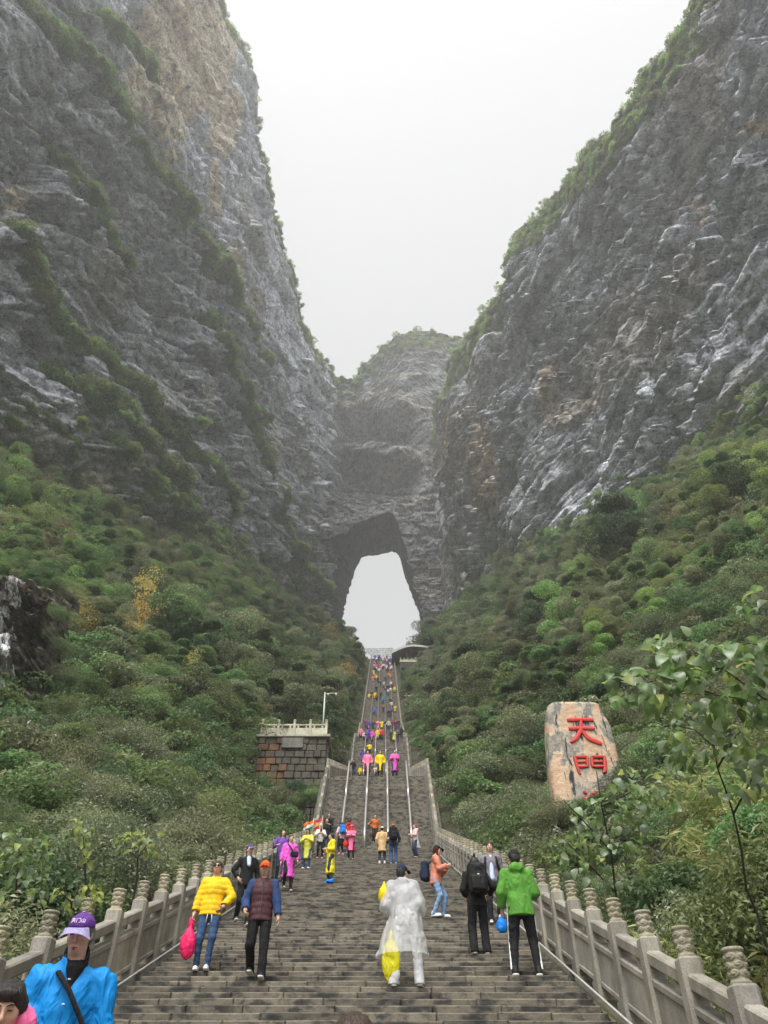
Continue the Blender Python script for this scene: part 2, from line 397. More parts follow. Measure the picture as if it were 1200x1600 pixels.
def cliff(name, left, s0, s1, ns, nh, seed, label):
    us = np.linspace(0, 1, ns); s = s0 + (s1 - s0) * (0.75 * us + 0.25 * us ** 2)
    top = np.interp(s, TL_S if left else TR_S, TL_H if left else TR_H)
    base = (hb_left(s) if left else hb_right(s)) - 22
    base = np.minimum(base, 150)
    top = top + 2.2 * fbm(np.stack([s / 9, 0 * s, 0 * s + seed], -1), 3, seed) + 0.9 * vnoise(np.stack([s / 1.7, 0 * s, 0 * s], -1), seed + 3)
    # rows: the wall, then the brow that rolls over to the plateau
    nb = 46; t = np.linspace(0, 1, nh)
    S = np.repeat(s[:, None], nh + nb, 1); H = np.zeros_like(S); O = np.zeros_like(S)
    H[:, :nh] = base[:, None] + (top - base)[:, None] * t
    tb = np.linspace(0, 1, nb + 1)[1:]
    H[:, nh:] = top[:, None] + 14 * np.sin(tb * 1.3)[None, :]
    O[:, nh:] = -70 * (tb ** 1.6)[None, :]
    a = R(27 if left else -9); c, sn = math.cos(a), math.sin(a)
    U, W = S * c + H * sn, -S * sn + H * c                    # along and across the bedding
    wz = np.stack([S / 23, H / 23, 0 * S + 3], -1); U = U + 5 * vnoise(wz, seed + 41); W = W + 4 * vnoise(wz, seed + 42)
    P3 = np.stack([S / 46, H / 60, 0 * S + seed], -1)
    D = 7.0 * fbm(P3, 3, seed)
    f1, e1, o1 = facet(U / 30, W / 10, seed + 1); f2, e2, o2 = facet(U / 12.0, W / 3.6, seed + 2)
    f3, e3, o3 = facet(U / 4.6, W / 1.5, seed + 4); f4, e4, o4 = facet(U / 2.4, W / .95, seed + 5)
    sm = sstep(-0.25, 0.3, fbm(np.stack([S / 40, H / 40, 0 * S], -1), 2, seed + 9))
    if left: sm = sm * (1 - .6 * sstep(230, 320, H))
    D += 3.2 * f1 + (1.1 + 1.1 * sm) * f2 + (.42 + .75 * sm) * f3 + (.16 + .32 * sm) * f4
    D -= 2.0 * (1 - sstep(0, 0.09, e1)) + (.4 + .7 * sm) * (1 - sstep(0, 0.13, e2)) + (.15 + .4 * sm) * (1 - sstep(0, .16, e3))
    strat = W / 6.5 + 0.8 * fbm(np.stack([S / 30, H / 30, 0 * S], -1), 2, seed + 7)
    D += (0.5 if left else 0.25) * (np.abs((strat % 1) - 0.5) * 2 - 0.5)
    col = 0.7 * fbm(np.stack([S / 3.2, H / 26, 0 * S], -1), 3, seed + 12)          # upright fluting
    D += col
    if left:
        pr, near = band_field(S, H, BAND_PTS)
        D += pr
    else:
        near = np.full_like(S, 99.0)
        D *= 1 - .55 * sstep(262, 300, S)
    D *= 1 - .6 * sstep(28, 3, top[:, None] - H)
    D = D * (1 - 0.5 * sstep(-6, -50, O)) + O
    if left: D += -0.06 * np.maximum(H - 300, 0) * 0
    X = x_left(S) + D if left else x_right(S) - D
    X = X if left else X
    P = np.stack([X, S, H], -1)
    # colours of the rock, plus haze painted in high on the left wall
    px, py, _ = project(P)
    stk = fbm(np.stack([U / 16, W / 1.5, 0 * S], -1), 4, seed + 21); ver = fbm(np.stack([S / 2.6, H / 28, 0 * S], -1), 4, seed + 24)
    g = 0.42 + 0.13 * stk + 0.12 * ver + 0.05 * o2 + 0.04 * o1 + .05 * o3
    if left: g = g + .2 * sstep(200, 320, H)  # distance haze painted into the colour: left wall pales with height
    g = np.maximum(g, .1)
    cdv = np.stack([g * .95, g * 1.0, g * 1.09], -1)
    brown = sstep(0.0, 0.45, fbm(np.stack([S / 26, H / 34, 0 * S + 9], -1), 4, seed + 22))
    if not left: brown = np.clip(brown + 0.5 * sstep(150, 260, S), 0, 1)
    cdv = cdv * (1 - 0.45 * brown[..., None]) + np.array([0.38, 0.335, 0.275]) * (0.45 * brown[..., None])
    def blob(x0, y0, rx, ry, rot=0):
        dx, dy = px - x0, py - y0; c_, s_ = math.cos(rot), math.sin(rot)
        q = ((dx * c_ + dy * s_) / rx) ** 2 + ((-dx * s_ + dy * c_) / ry) ** 2
        return sstep(1.15, 0.75, q + 0.9 * fbm(np.stack([S / 7, H / 13, 0 * S], -1), 4, seed + 23))
    if left:
        tan = np.maximum.reduce([blob(290, 60, 80, 150, 0.25), blob(340, 60, 20, 50), blob(250, 200, 14, 38, .3), blob(350, 170, 26, 70), blob(265, 260, 12, 30, .3), blob(335, 300, 12, 45), blob(180, 355, 10, 11), blob(372, 420, 12, 50),
                                 blob(25, 310, 18, 22), blob(135, 770, 40, 30) * .8, blob(400, 470, 8, 18), blob(330, 620, 12, 26) * .5, blob(430, 700, 12, 40) * .6])
        cdv = cdv * (1 - tan[..., None]) + np.array([0.68, 0.60, 0.48]) * tan[..., None]
    else:
        tan = np.maximum.reduce([blob(755, 730, 26, 70), blob(855, 610, 12, 45), blob(1185, 200, 24, 14), blob(1095, 335, 12, 24), blob(700, 690, 14, 60) * .7, blob(900, 640, 60, 18, -.6) * .5])
        cdv = cdv * (1 - tan[..., None]) + np.array([0.5, 0.42, 0.33]) * tan[..., None]
    grn = np.clip(np.exp(-(near / 2.2) ** 2) + 0.9 * sstep(0.5, 6, -O) + 0.35 * sstep(0.1, 0.5, fbm(np.stack([S / 12, H / 12, 0 * S], -1), 3, seed + 29)) * (0.4 if left else .7), 0, 1)
    cdv = cdv * (1 - 0.8 * grn[..., None]) + np.array([0.1, 0.11, 0.05]) * (0.8 * grn[..., None])
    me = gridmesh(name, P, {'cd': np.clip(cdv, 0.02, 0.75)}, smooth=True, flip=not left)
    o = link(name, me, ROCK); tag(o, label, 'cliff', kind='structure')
    return o, S, H, P, near, O
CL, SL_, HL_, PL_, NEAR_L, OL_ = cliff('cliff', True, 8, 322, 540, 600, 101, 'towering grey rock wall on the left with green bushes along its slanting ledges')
CR, SR_, HR_, PR_, NEAR_R, OR_ = cliff('cliff', False, 8, 318, 520, 480, 202, 'dark folded rock wall on the right with a bushy ridge line')

# ------------------------------------------------------------------ arch mountain with the cave through it
FRONT = [(535, 1060), (527, 1010), (520, 973), (512, 915), (503, 870), (507, 850), (530, 838), (550, 825), (560, 812), (580, 806), (597, 795), (610, 790), (617, 802), (630, 840), (638, 873), (648, 913), (660, 960), (664, 1000), (662, 1060)]
BACK = [(540, 1050), (533, 1003), (536, 962), (545, 922), (556, 887), (565, 871), (580, 868), (600, 865), (619, 862), (626, 876), (631, 895), (637, 914), (646, 937), (653, 952), (659, 972), (660, 995), (655, 1010), (650, 1050)]
D_FRONT, D_BACK = 300.0, 352.0
OUT = [(-70, 120), (-70, 372), (-33, 372), (-25, 385)] + [(at_fwd(x, y, 306).x, at_fwd(x, y, 306).z) for x, y in [(552, 605), (566, 580), (582, 570), (600, 548), (618, 528), (636, 511), (655, 506), (682, 512), (705, 519), (735, 532), (760, 552)]] + [(90, 400), (90, 120)]
def polar(poly, c, ang):
    """distance from c to a closed polygon along each angle"""
    pts = np.array(poly) - np.array(c); out = np.zeros(len(ang))
    nxt = np.roll(pts, -1, 0); dirs = np.stack([np.cos(ang), np.sin(ang)], -1)
    for i, dv in enumerate(dirs):
        e = nxt - pts; den = dv[0] * e[:, 1] - dv[1] * e[:, 0]; den = np.where(abs(den) < 1e-9, 1e-9, den)
        t = (pts[:, 0] * e[:, 1] - pts[:, 1] * e[:, 0]) / den; q = (pts[:, 0] * dv[1] - pts[:, 1] * dv[0]) / den
        ok = (q >= -1e-6) & (q <= 1 + 1e-6) & (t > 0); out[i] = t[ok].min() if ok.any() else 1.0
    return out
CEN = (-4.0, 214.0); NA = 520
ANG = np.linspace(0, 2 * math.pi, NA, endpoint=False)
rf = polar([(at_fwd(x, y, D_FRONT).x, at_fwd(x, y, D_FRONT).z) for x, y in FRONT], CEN, ANG)
rb = polar([(at_fwd(x, y, D_BACK).x, at_fwd(x, y, D_BACK).z) for x, y in BACK], CEN, ANG) if False else None
bk = np.array([(at_fwd(x, y, D_BACK).x, at_fwd(x, y, D_BACK).z) for x, y in BACK]); CENB = (-1.0, 240.0)
rb = polar(bk, CENB, ANG); ro = polar(OUT, CEN, ANG)
ker = np.hanning(19); ker /= ker.sum(); rf = np.convolve(np.concatenate([rf[-9:], rf, rf[:9]]), ker, 'valid')
cn = np.stack([np.cos(ANG), np.sin(ANG), 0 * ANG], -1); rf = rf + 2.6 * fbm(cn * 7, 3, 340) + 1.3 * fbm(cn * 30, 3, 341); rb = rb + 1.1 * fbm(cn * 18, 3, 342)
nr = 190; tt = np.linspace(0, 1, nr) ** 1.25
RR = rf[None, :] + (ro - rf)[None, :] * tt[:, None]
X = CEN[0] + RR * np.cos(ANG)[None, :]; Z_ = CEN[1] + RR * np.sin(ANG)[None, :]
h_ = np.array([100, 268, 275, 297, 299, 303, 310, 312, 322, 324, 330, 350, 355, 372, 600]); dp = np.array([0, 0, 1.5, 7, 8, 5, 0, -2.5, -2, 9, 12, 3, -2, 0, 0])
inx = sstep(-30, -22, X) * sstep(26, 12, X)
zw = Z_ + 7 * fbm(np.stack([X / 11, Z_ / 14, 0 * X], -1), 3, 71)
inx = inx * sstep(-.55, .1, fbm(np.stack([X / 14, Z_ / 10, 0 * X], -1), 3, 72) + .35)
dep = 1.5 * np.interp(zw, h_, dp) * inx
f1, e1, o1 = facet(X / 16 + 7, Z_ / 8, 301); f2, e2, o2 = facet(X / 7, Z_ / 2.8, 302); f3, e3, o3 = facet(X / 2.8, Z_ / 1.2, 303)
nz = 3.0 * fbm(np.stack([X / 28, Z_ / 28, 0 * X], -1), 3, 305) + 1.3 * f1 + 0.8 * f2 + 0.4 * f3 + 0.5 * (np.abs(((Z_ / 3.4 + 0.6 * vnoise(np.stack([X / 8, Z_ / 30, 0 * X], -1), 310)) % 1) - .5) * 2)
edge = sstep(0.0, 0.05, tt)[:, None]
lean = 0.10 * np.maximum(Z_ - 395, 0) + 0.02 * np.maximum(Z_ - 395, 0) ** 1.4
Y = D_FRONT + dep - nz * (0.3 + 0.7 * edge) + lean
front = np.stack([X, Y, Z_], -1)
# brow that rolls back over the dome
nb = 24; tb = np.linspace(0, 1, nb + 1)[1:]
roll = np.stack([np.repeat(X[-1][None], nb, 0) * (1 - 0.25 * tb[:, None]), Y[-1][None] + 60 * tb[:, None] ** 1.4, Z_[-1][None] + np.where(np.sin(ANG) > 0.3, 6, 0)[None] * np.sin(tb * 1.6)[:, None]], -1)
nt_ = 56; tq = np.linspace(1, 0, nt_ + 1)[:-1]
xb = CENB[0] + rb * np.cos(ANG); zb = CENB[1] + rb * np.sin(ANG)
tx = X[0][None] + (xb - X[0])[None] * tq[:, None]; tz = Z_[0][None] + (zb - Z_[0])[None] * tq[:, None]; ty = Y[0][None] + (D_BACK - Y[0])[None] * tq[:, None]
rn = 1.4 * fbm(np.stack([tx / 9, ty / 9, tz / 9], -1), 4, 320) + 0.8 * fbm(np.stack([tx / 2.2, ty / 5, tz / 2.2], -1), 3, 321)
ww = (np.sin(tq * math.pi) * 0.75 + 0.25)[:, None]
tx += rn * ww * np.cos(ANG)[None]; tz += rn * ww * np.sin(ANG)[None]
tun = np.stack([tx, ty, tz], -1)
back = np.stack([xb * 3.5, np.full(NA, D_BACK + 4.0), CENB[1] + rb * np.sin(ANG) * 2.5], -1)[None]
ARCH = np.concatenate([back, tun, front, roll], 0)
ax, az = ARCH[..., 0], ARCH[..., 2]
g = 0.25 + 0.09 * fbm(np.stack([ax / 12, az / 9, ARCH[..., 1] / 20], -1), 4, 330)
cdv = np.stack([g, g * .97, g * .93], -1)
pale = sstep(0.05, 0.4, fbm(np.stack([ax / 18, az / 7, 0 * ax], -1), 4, 331)) * sstep(420, 380, az)
cdv = cdv * (1 - .6 * pale[..., None]) + np.array([.38, .33, .26]) * .6 * pale[..., None]
tunnel_shade = np.ones_like(ax); tunnel_shade[:1 + nt_] = .42; tunnel_shade[1 + nt_:1 + nt_ + 14] = np.linspace(.42, 1, 14)[:, None]; cdv = cdv * tunnel_shade[..., None] * np.array([.93, 1, 1.08]) * .82  # cave shade painted into the tunnel colour, fading out past the front lip
grn = np.zeros_like(ax); grn[1 + nt_ + nr:] = 0.9; grn = np.maximum(grn, 0.75 * sstep(395, 425, az))
cdv = cdv * (1 - .8 * grn[..., None]) + np.array([.075, .08, .04]) * .8 * grn[..., None]
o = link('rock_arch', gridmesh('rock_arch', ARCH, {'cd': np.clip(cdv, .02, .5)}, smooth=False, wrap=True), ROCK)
tag(o, 'domed grey mountain pierced by a tall natural cave opening above the stairs', 'rock arch', kind='structure')

# ------------------------------------------------------------------ ground
gx = np.concatenate([np.linspace(-420, -130, 12), np.linspace(-125, -12, 110), np.linspace(-11, 11, 60), np.linspace(12, 125, 110), np.linspace(130, 420, 12)])
gd = np.concatenate([np.linspace(-300, -15, 20), np.linspace(-13, 60, 110), np.linspace(61, 352, 220)])
GX, GD = np.meshgrid(gx, gd, indexing='ij')
GZ = terrain(GX, GD)
cap_l = sstep(0, 25, x_left(GD) - 6 - GX); cap_r = sstep(0, 25, GX - x_right(GD) - 6)
GZ = np.minimum(GZ, 190)
o = link('ground', gridmesh('ground', np.stack([GX, GD, GZ], -1), flip=False), SOIL); tag(o, kind='structure')
# ------------------------------------------------------------------ stairs
HALF = 2.86
stairs = empty('stairs'); tag(stairs, kind='structure')
N1 = 123
T1, R1, D1 = 37.45 / N1, 14.45 / N1, 2.05
def step_top(d):
    """height of the tread of the lowest flight at forward distance d"""
    i = math.floor((d - D1) / T1); return max(0.0, (min(i, N1 - 1) + 1) * R1)
def stone_mesh(x0, x1, d0, d1, z0, z1, v, bev=0.012):
    j = lambda a: random.uniform(-a, a)
    b = bmesh.new(); yf = d0 + j(.012); zt = z1 + j(.006)
    pts = [(x0, yf, z0), (x1, yf + j(.004), z0), (x1, d1, z0), (x0, d1, z0), (x0, yf, zt), (x1, yf + j(.006), zt + j(.003)), (x1, d1, zt), (x0, d1, zt)]
    vs = [b.verts.new(p) for p in pts]
    for f in [(4, 5, 6, 7), (0, 1, 5, 4), (1, 2, 6, 5), (3, 0, 4, 7)]: b.faces.new([vs[i] for i in f])
    es = [e for e in b.edges if (e.verts[0] in vs[4:6] and e.verts[1] in vs[4:6]) or ({e.verts[0], e.verts[1]} in ({vs[0], vs[4]}, {vs[1], vs[5]}))]
    bmesh.ops.bevel(b, geom=es, offset=bev, segments=1, affect='EDGES')
    me = bpy.data.meshes.new('step_stone'); b.to_mesh(me); b.free()
    a = me.attributes.new('v', 'FLOAT', 'POINT'); a.data.foreach_set('value', np.full(len(me.vertices), v, np.float32))
    me.materials.append(STEP); return me
def cuts(lo, hi, a, b):
    xs = [lo]
    while xs[-1] < hi - b: xs.append(xs[-1] + random.uniform(a, b))
    if hi - xs[-1] < 0.35 and len(xs) > 1: xs[-1] = hi
    else: xs.append(hi)
    return xs
n_st = 0; many_V, many_F, many_v = [], [], []
def add_box_np(x0, x1, y0, y1, z0, z1, v):
    o = len(many_V) * 8
    many_V.append([(x0, y0, z0), (x1, y0, z0), (x1, y1, z0), (x0, y1, z0), (x0, y0, z1), (x1, y0, z1), (x1, y1, z1), (x0, y1, z1)])
    many_F.extend([(o + 4, o + 5, o + 6, o + 7), (o, o + 1, o + 5, o + 4), (o + 1, o + 2, o + 6, o + 5), (o + 3, o, o + 4, o + 7)]); many_v.extend([v] * 8)
for i in range(N1):
    d0 = D1 + i * T1; z1 = (i + 1) * R1; rowv = random.uniform(-.12, .12)
    xs = cuts(XC - HALF, XC + HALF, 0.55, 1.15)
    for a, b in zip(xs, xs[1:]):
        v = min(1, max(0, random.betavariate(1.6, 1.4) + rowv))
        if i >= 5 and n_st < 296:
            link('step_stone', stone_mesh(a + .003, b - .003, d0, d0 + T1 + .1, z1 - R1 - .03, z1, v), None, stairs); n_st += 1
        else:
            dj = random.uniform(-.012, .012); add_box_np(a + .003, b - .003, d0 + dj, d0 + T1 + .1, z1 - R1 - .03, z1 + random.uniform(-.005, .005), v)
def flight(da, za, db, zb, n, steps=6):
    t, r = (db - da) / n, (zb - za) / n
    for i in range(n):
        d0 = da + i * t; z1 = za + (i + 1) * r; rv = random.uniform(-.12, .12)
        for a, b in zip(*(lambda q: (q, q[1:]))(cuts(XC - HALF, XC + HALF, .7, 1.4) if steps else [XC - HALF, XC + HALF])):
            add_box_np(a, b, d0 + random.uniform(-.01, .01), d0 + t + .12, z1 - r - .05, z1 + random.uniform(-.008, .008), min(1, max(0, random.betavariate(1.6, 1.4) * .8 + .1 + rv)))
FL = [((39.5, 14.45), (46.0, 21.0), 27), ((46.0, 21.0), (78.1, 34.4), 78), ((78.1, 34.4), (85.6, 42.0), 31), ((85.6, 42.0), (98.2, 48.0), 36),
      ((98.2, 48.0), (101.4, 51.2), 14), ((101.4, 51.2), (110.1, 55.6), 26), ((110.1, 55.6), (184.6, 113.3), 240)]
for (da, za), (db, zb), n in FL: flight(da, za, db, zb, n)
add_box_np(XC - HALF, XC + HALF, 184.7, 206, 112.8, 113.3, .5)
me = npmesh('upper_step_stones', np.array(many_V), many_F, False, {'v': np.array(many_v)})
o = link('upper_step_stones', me, STEP, stairs); tag(o, kind='stuff')
# landing in front of the first step, and the stone curbs beside the stairs
mb = MB(); mb.box((XC, -9, -0.2), (8.4, 22, 0.4)); o = mb.build('landing', mat_stone('paving', (0.26, 0.24, 0.2), speck=40)); tag(o, kind='structure')
DD = np.array([2.05, 39.5, 46.0, 78.1, 85.6, 98.2, 101.4, 110.1, 184.6, 206.0]); ZZ = zs(DD)
CURBM = mat_stone('curb_stone', (0.1, 0.096, 0.08), (0.03, 0.032, 0.02), 40, moss=0.6)
for sx in (-1, 1):
    mb = MB()
    for (a, za), (b, zb) in zip(zip(DD, ZZ), zip(DD[1:], ZZ[1:])):
        xa, xb = XC + sx * (HALF + .012), XC + sx * 3.45
        mb.hexa([(xa, a, za - 1.6), (xb, a, za - 1.6), (xb, b, zb - 1.6), (xa, b, zb - 1.6), (xa, a, za + .05), (xb, a, za + .05), (xb, b, zb + .05), (xa, b, zb + .05)])
    tag(mb.build('curb', CURBM), kind='structure')

# ------------------------------------------------------------------ stone balustrades
def post_mesh():
    mb = MB(); s, c = .1, .032
    prof = [(-s + c, -s), (s - c, -s), (s, -s + c), (s, s - c), (s - c, s), (-s + c, s), (-s, s - c), (-s, -s + c)]
    for (za, zb, k) in [(-.25, .90, 1.0)]:
        lo = [mb.bm.verts.new((x * k, y * k, za)) for x, y in prof]; hi = [mb.bm.verts.new((x * k, y * k, zb - .02)) for x, y in prof]; tp = [mb.bm.verts.new((x * .86, y * .86, zb)) for x, y in prof]
        for a, b in ((lo, hi), (hi, tp)):
            for i in range(8): mb.bm.faces.new((a[i], a[(i + 1) % 8], b[(i + 1) % 8], b[i]))
        mb.bm.faces.new(tp)
    return mb.mesh('post')
def head_mesh(nu=56, nv=44):
    ph = np.linspace(0, 2 * math.pi, nu, endpoint=False); z = np.linspace(0, .385, nv)
    prof = np.interp(z, [0, .012, .03, .045, .06, .33, .345, .36, .378, .385], [.088, .1, .1, .092, .086, .09, .1, .106, .102, .096])
    PH, Zm = np.meshgrid(ph, z, indexing='ij'); Rm = np.repeat(prof[None], nu, 0)
    for row, zc in enumerate((.115, .2, .285)):
        for k in range(5):
            pc = (k + .5 * (row % 2)) * 2 * math.pi / 5
            dx = (np.angle(np.exp(1j * (PH - pc)))) * .09; dz = Zm - zc - .1 * dx * (1 if k % 2 else -1)
            q = np.sqrt((dx / .058) ** 2 + (dz / .043) ** 2); an = np.arctan2(dz, dx)
            Rm = np.maximum(Rm, prof[None] + .022 * np.clip(1 - q, 0, 1) ** .5 * (q < 1) + .006 * np.cos(q * 9 + an) * (q < 1) - .002)
    Rm = Rm * .8; Zm = Zm * .66; P = np.stack([Rm * np.cos(PH), Rm * np.sin(PH), Zm], -1)
    P = np.concatenate([P, np.repeat(np.array([[[0, 0, .256]]]), nu, 0)], 1)
    return gridmesh('post_head', P.transpose(1, 0, 2), wrap=True, smooth=True, flip=True)
def head_lo():
    return MB().lathe([(r * .85, z * .68) for r, z in [(.09, 0), (.1, .02), (.088, .05), (.112, .11), (.094, .155), (.112, .2), (.094, .245), (.112, .29), (.092, .33), (.106, .36), (.09, .385)]], n=10).mesh('post_head', True)
POST, HEAD, HEADLO = post_mesh(), head_mesh(), head_lo()
POST.materials.append(GRANITE); HEAD.materials.append(CARVED); HEADLO.materials.append(CARVED)
def slab(y0, y1, s0, x0, x1, za, zb, sl, bev=0.008):
    """sloping bar between two posts: from y0 to y1, heights follow the slope"""
    f = lambda y: s0 + sl * y
    return [(x0, y0, f(y0) + za), (x1, y0, f(y0) + za), (x1, y1, f(y1) + za), (x0, y1, f(y1) + za), (x0, y0, f(y0) + zb), (x1, y0, f(y0) + zb), (x1, y1, f(y1) + zb), (x0, y1, f(y1) + zb)]
def bay_meshes(span, sl):
    a, b = .097, span - .097
    rail = MB().hexa(slab(a, b, 0, -.075, .075, .665, .80, sl), .018).mesh('hand_rail')
    m = MB(); m.hexa(slab(a, b, 0, -.055, .055, .12, .48, sl)); m.hexa(slab(a, b, 0, -.075, .075, .481, .555, sl), .01)
    m.hexa(slab(a, b, 0, -.07, .07, .06, .119, sl), .008)
    panel = m.mesh('panel')
    p = MB()
    for q in (.25,):
        y = a + (b - a) * q
        p.hexa(slab(y - .06, y + .06, 0, -.05, .05, .556, .664, sl), .012)
    pier = p.mesh('pier_block')
    f = MB()
    for y in (a + .16,): f.box((0, y, sl * y - .02), (.15, .14, .15), bev=.012)
    foot = f.mesh('foot_stone')
    for x in (rail, panel, pier, foot): x.materials.append(GRANITE)
    return rail, panel, pier, foot
def balustrade(x, stations, zf, label, lo=False, group=None):
    root = empty('stone_balustrade', (x, stations[0], zf(stations[0]))); tag(root, label, 'balustrade', group)
    cache = {}; o0 = Vector(root.location)
    for i, y in enumerate(stations):
        z = zf(y); p = link('post', POST, None, root); p.location = Vector((x, y, z)) - o0; p.rotation_euler.z = random.uniform(-.02, .02)
        h = link('post_head', HEADLO if lo else HEAD, None, p); h.location = (0, 0, .895); h.rotation_euler.z = random.uniform(0, 6.28)
        if i + 1 < len(stations):
            y1 = stations[i + 1]; sl = (zf(y1) - z) / (y1 - y); key = (round(y1 - y, 3), round(sl, 3))
            if key not in cache: cache[key] = bay_meshes(y1 - y, sl)
            for k, me in enumerate(cache[key][:3] if lo else cache[key]):
                q = link(me.name.split('.')[0], me, None, root); q.location = Vector((x, y, z)) - o0
    return root
NL = lambda d: float(zs(d)) + .13
ST1 = [6.73 + 1.045 * k for k in range(-4, 32)]
for sx, side in ((-1, 'left'), (1, 'right')):
    balustrade(XC + sx * 3.1, ST1, NL, 'long pale granite balustrade with carved cloud posts on the %s edge of the lowest stairs' % side)
    balustrade(XC + sx * 3.1, [40.2 + .97 * k for k in range(7)], NL, 'short steep stone balustrade on the %s edge of the second flight with railings' % side, True)
    balustrade(XC + sx * 3.1, [46.9 + 1.3 * k for k in range(24)], NL, 'stone balustrade on the %s edge of the stairs between the second and third steep flights' % side, True)
    balustrade(XC + sx * 3.1, [78.6 + 1.05 * k for k in range(7)], NL, 'small stone balustrade on the %s edge of the third steep flight' % side, True)
    balustrade(XC + sx * 3.1, [86.2 + 2.0 * k for k in range(12)], NL, 'small distant stone balustrade on the %s edge just under the topmost long flight' % side, True)
    balustrade(XC + sx * 3.1, [110.6 + 1.9 * k for k in range(40)], NL, 'far stone balustrade running up the %s edge of the topmost long flight' % side, True)
# thin pipes along both edges of the lowest flight
for sx, side in ((-1, 'left'), (1, 'right')):
    x = XC + sx * (HALF + .05); t = empty('edge_pipe', (x, 3, NL(3))); tag(t, 'thin pale metal pipe running low along the %s edge of the lowest steps' % side, 'pipe')
    o0 = Vector(t.location)
    m = MB(); pts = [Vector((x, d, NL(d) + .03)) - o0 for d in np.arange(3, 39.3, 1.0)]; m.tube(pts, .014, 8); m.build('pipe', PALEMETAL, t, True)
    for d in np.arange(4, 39, 2.6):
        b = MB(); b.box(Vector((x, d, NL(d) - .02)) - o0, (.05, .05, .1)); b.build('bracket', DARKSTEEL, t)
# steel handrails that divide the upper flights into lanes
def handrails(da, db, xs, label, gap, rad, group=None, nm=None):
    for i, x in enumerate(xs):
        x = XC + x; t = empty('handrail', (x, da, float(zs(da)))); o0 = Vector(t.location)
        tag(t, label % (nm or ['leftmost', 'second from left', 'second from right', 'rightmost'])[i], 'handrail', group)
        P = lambda d, h: Vector((x, d, float(zs(d)) + h)) - o0
        segs = [(da, db)] if not gap else [(da, da + (db - da) * .46), (da + (db - da) * .56, db + .35)]
        for k, (a, b) in enumerate(segs):
            m = MB(); pts = [P(a, .1), P(a, .86), P(a + .06, .95)] + [P(min(q, db) , .97 + .97 * max(0, q - db) * 0) for q in np.linspace(a + .3, b, 6)]
            if b > db: pts[-1] = P(db, 1.0) + Vector((0, .3, .25))
            else: pts += [P(b + .08, .85), P(b + .08, .1)]
            m.tube(pts, rad, 8); m.build('rail', STEEL, t, True)
            for q in np.linspace(a + .1, min(b, db), 4 if gap else 12):
                m = MB(); m.tube([P(q, -.05), P(q, .95)], rad * .55, 6); m.build('rail_post', DARKSTEEL if k else STEEL, t, True)
LX = (-1.77, -.59, .59, 1.77)
handrails(39.7, 46.0, LX, '%s thick steel handrail on the second flight behind the lowest stairs', True, .062)
handrails(78.3, 85.6, LX, '%s steel handrail on the third steep flight', True, .05)
handrails(98.4, 101.3, LX, '%s small steel handrail on the short fourth flight', False, .045)
handrails(110.5, 184.0, LX, '%s long steel handrail running up the topmost flight', False, .045)
# ------------------------------------------------------------------ vegetation
LEAF = {
 'broad': mat_leaf('leaf_green', (0.096, 0.178, 0.045), (0.220, 0.344, 0.092)),
 'dark': mat_leaf('leaf_dark', (0.060, 0.103, 0.034), (0.125, 0.192, 0.061), 0.5, .03),
 'lime': mat_leaf('leaf_lime', (0.163, 0.296, 0.052), (0.359, 0.475, 0.095), 0.5, .03),
 'olive': mat_leaf('leaf_olive', (0.112, 0.146, 0.048), (0.226, 0.260, 0.100), 0.45, .03),
 'silver': mat_leaf('leaf_silver', (0.135, 0.173, 0.073), (0.351, 0.372, 0.191), 0.3, .03),
 'orange': mat_leaf('leaf_orange', (0.500, 0.272, 0.039), (0.500, 0.481, 0.077), 0.5, .015),
 'brown': mat_leaf('leaf_brown', (0.154, 0.130, 0.059), (0.270, 0.251, 0.136), 0.5, .02),
 'bamboo': mat_leaf('leaf_bamboo', (0.159, 0.218, 0.051), (0.429, 0.460, 0.144), 0.4, .03),
 'cliff': mat_leaf('leaf_cliff', (0.163, 0.267, 0.059), (0.341, 0.468, 0.112), 0.5, .03),
}
def leafmesh(name, C, Nn, size, r, mat, asp=.55, v=None, droop=None):
    """folded diamond leaves at C with facing Nn"""
    n = len(C); Nn = Nn / np.maximum(np.linalg.norm(Nn, axis=1, keepdims=True), 1e-6)
    a = r.normal(size=(n, 3)) if droop is None else droop + .55 * r.normal(size=(n, 3))
    a -= Nn * (a * Nn).sum(1, keepdims=True); a /= np.maximum(np.linalg.norm(a, axis=1, keepdims=True), 1e-6)
    b = np.cross(Nn, a); L = (size * r.uniform(.65, 1.3, n))[:, None]
    V = np.stack([C - a * L * .5, C + b * L * asp * .5 + Nn * L * .1, C + a * L * .55 - Nn * L * .06, C - b * L * asp * .5 + Nn * L * .1], 1)
    I = np.arange(n)[:, None] * 4
    Fq = np.concatenate([I + np.array([[0, 1, 2]]), I + np.array([[0, 2, 3]])], 0)
    vv = np.clip(r.uniform(0, 1, n) if v is None else v, 0, 1)
    me = npmesh(name, V.reshape(-1, 3), Fq, False, {'v': np.repeat(vv, 4)}); me.materials.append(mat); return me
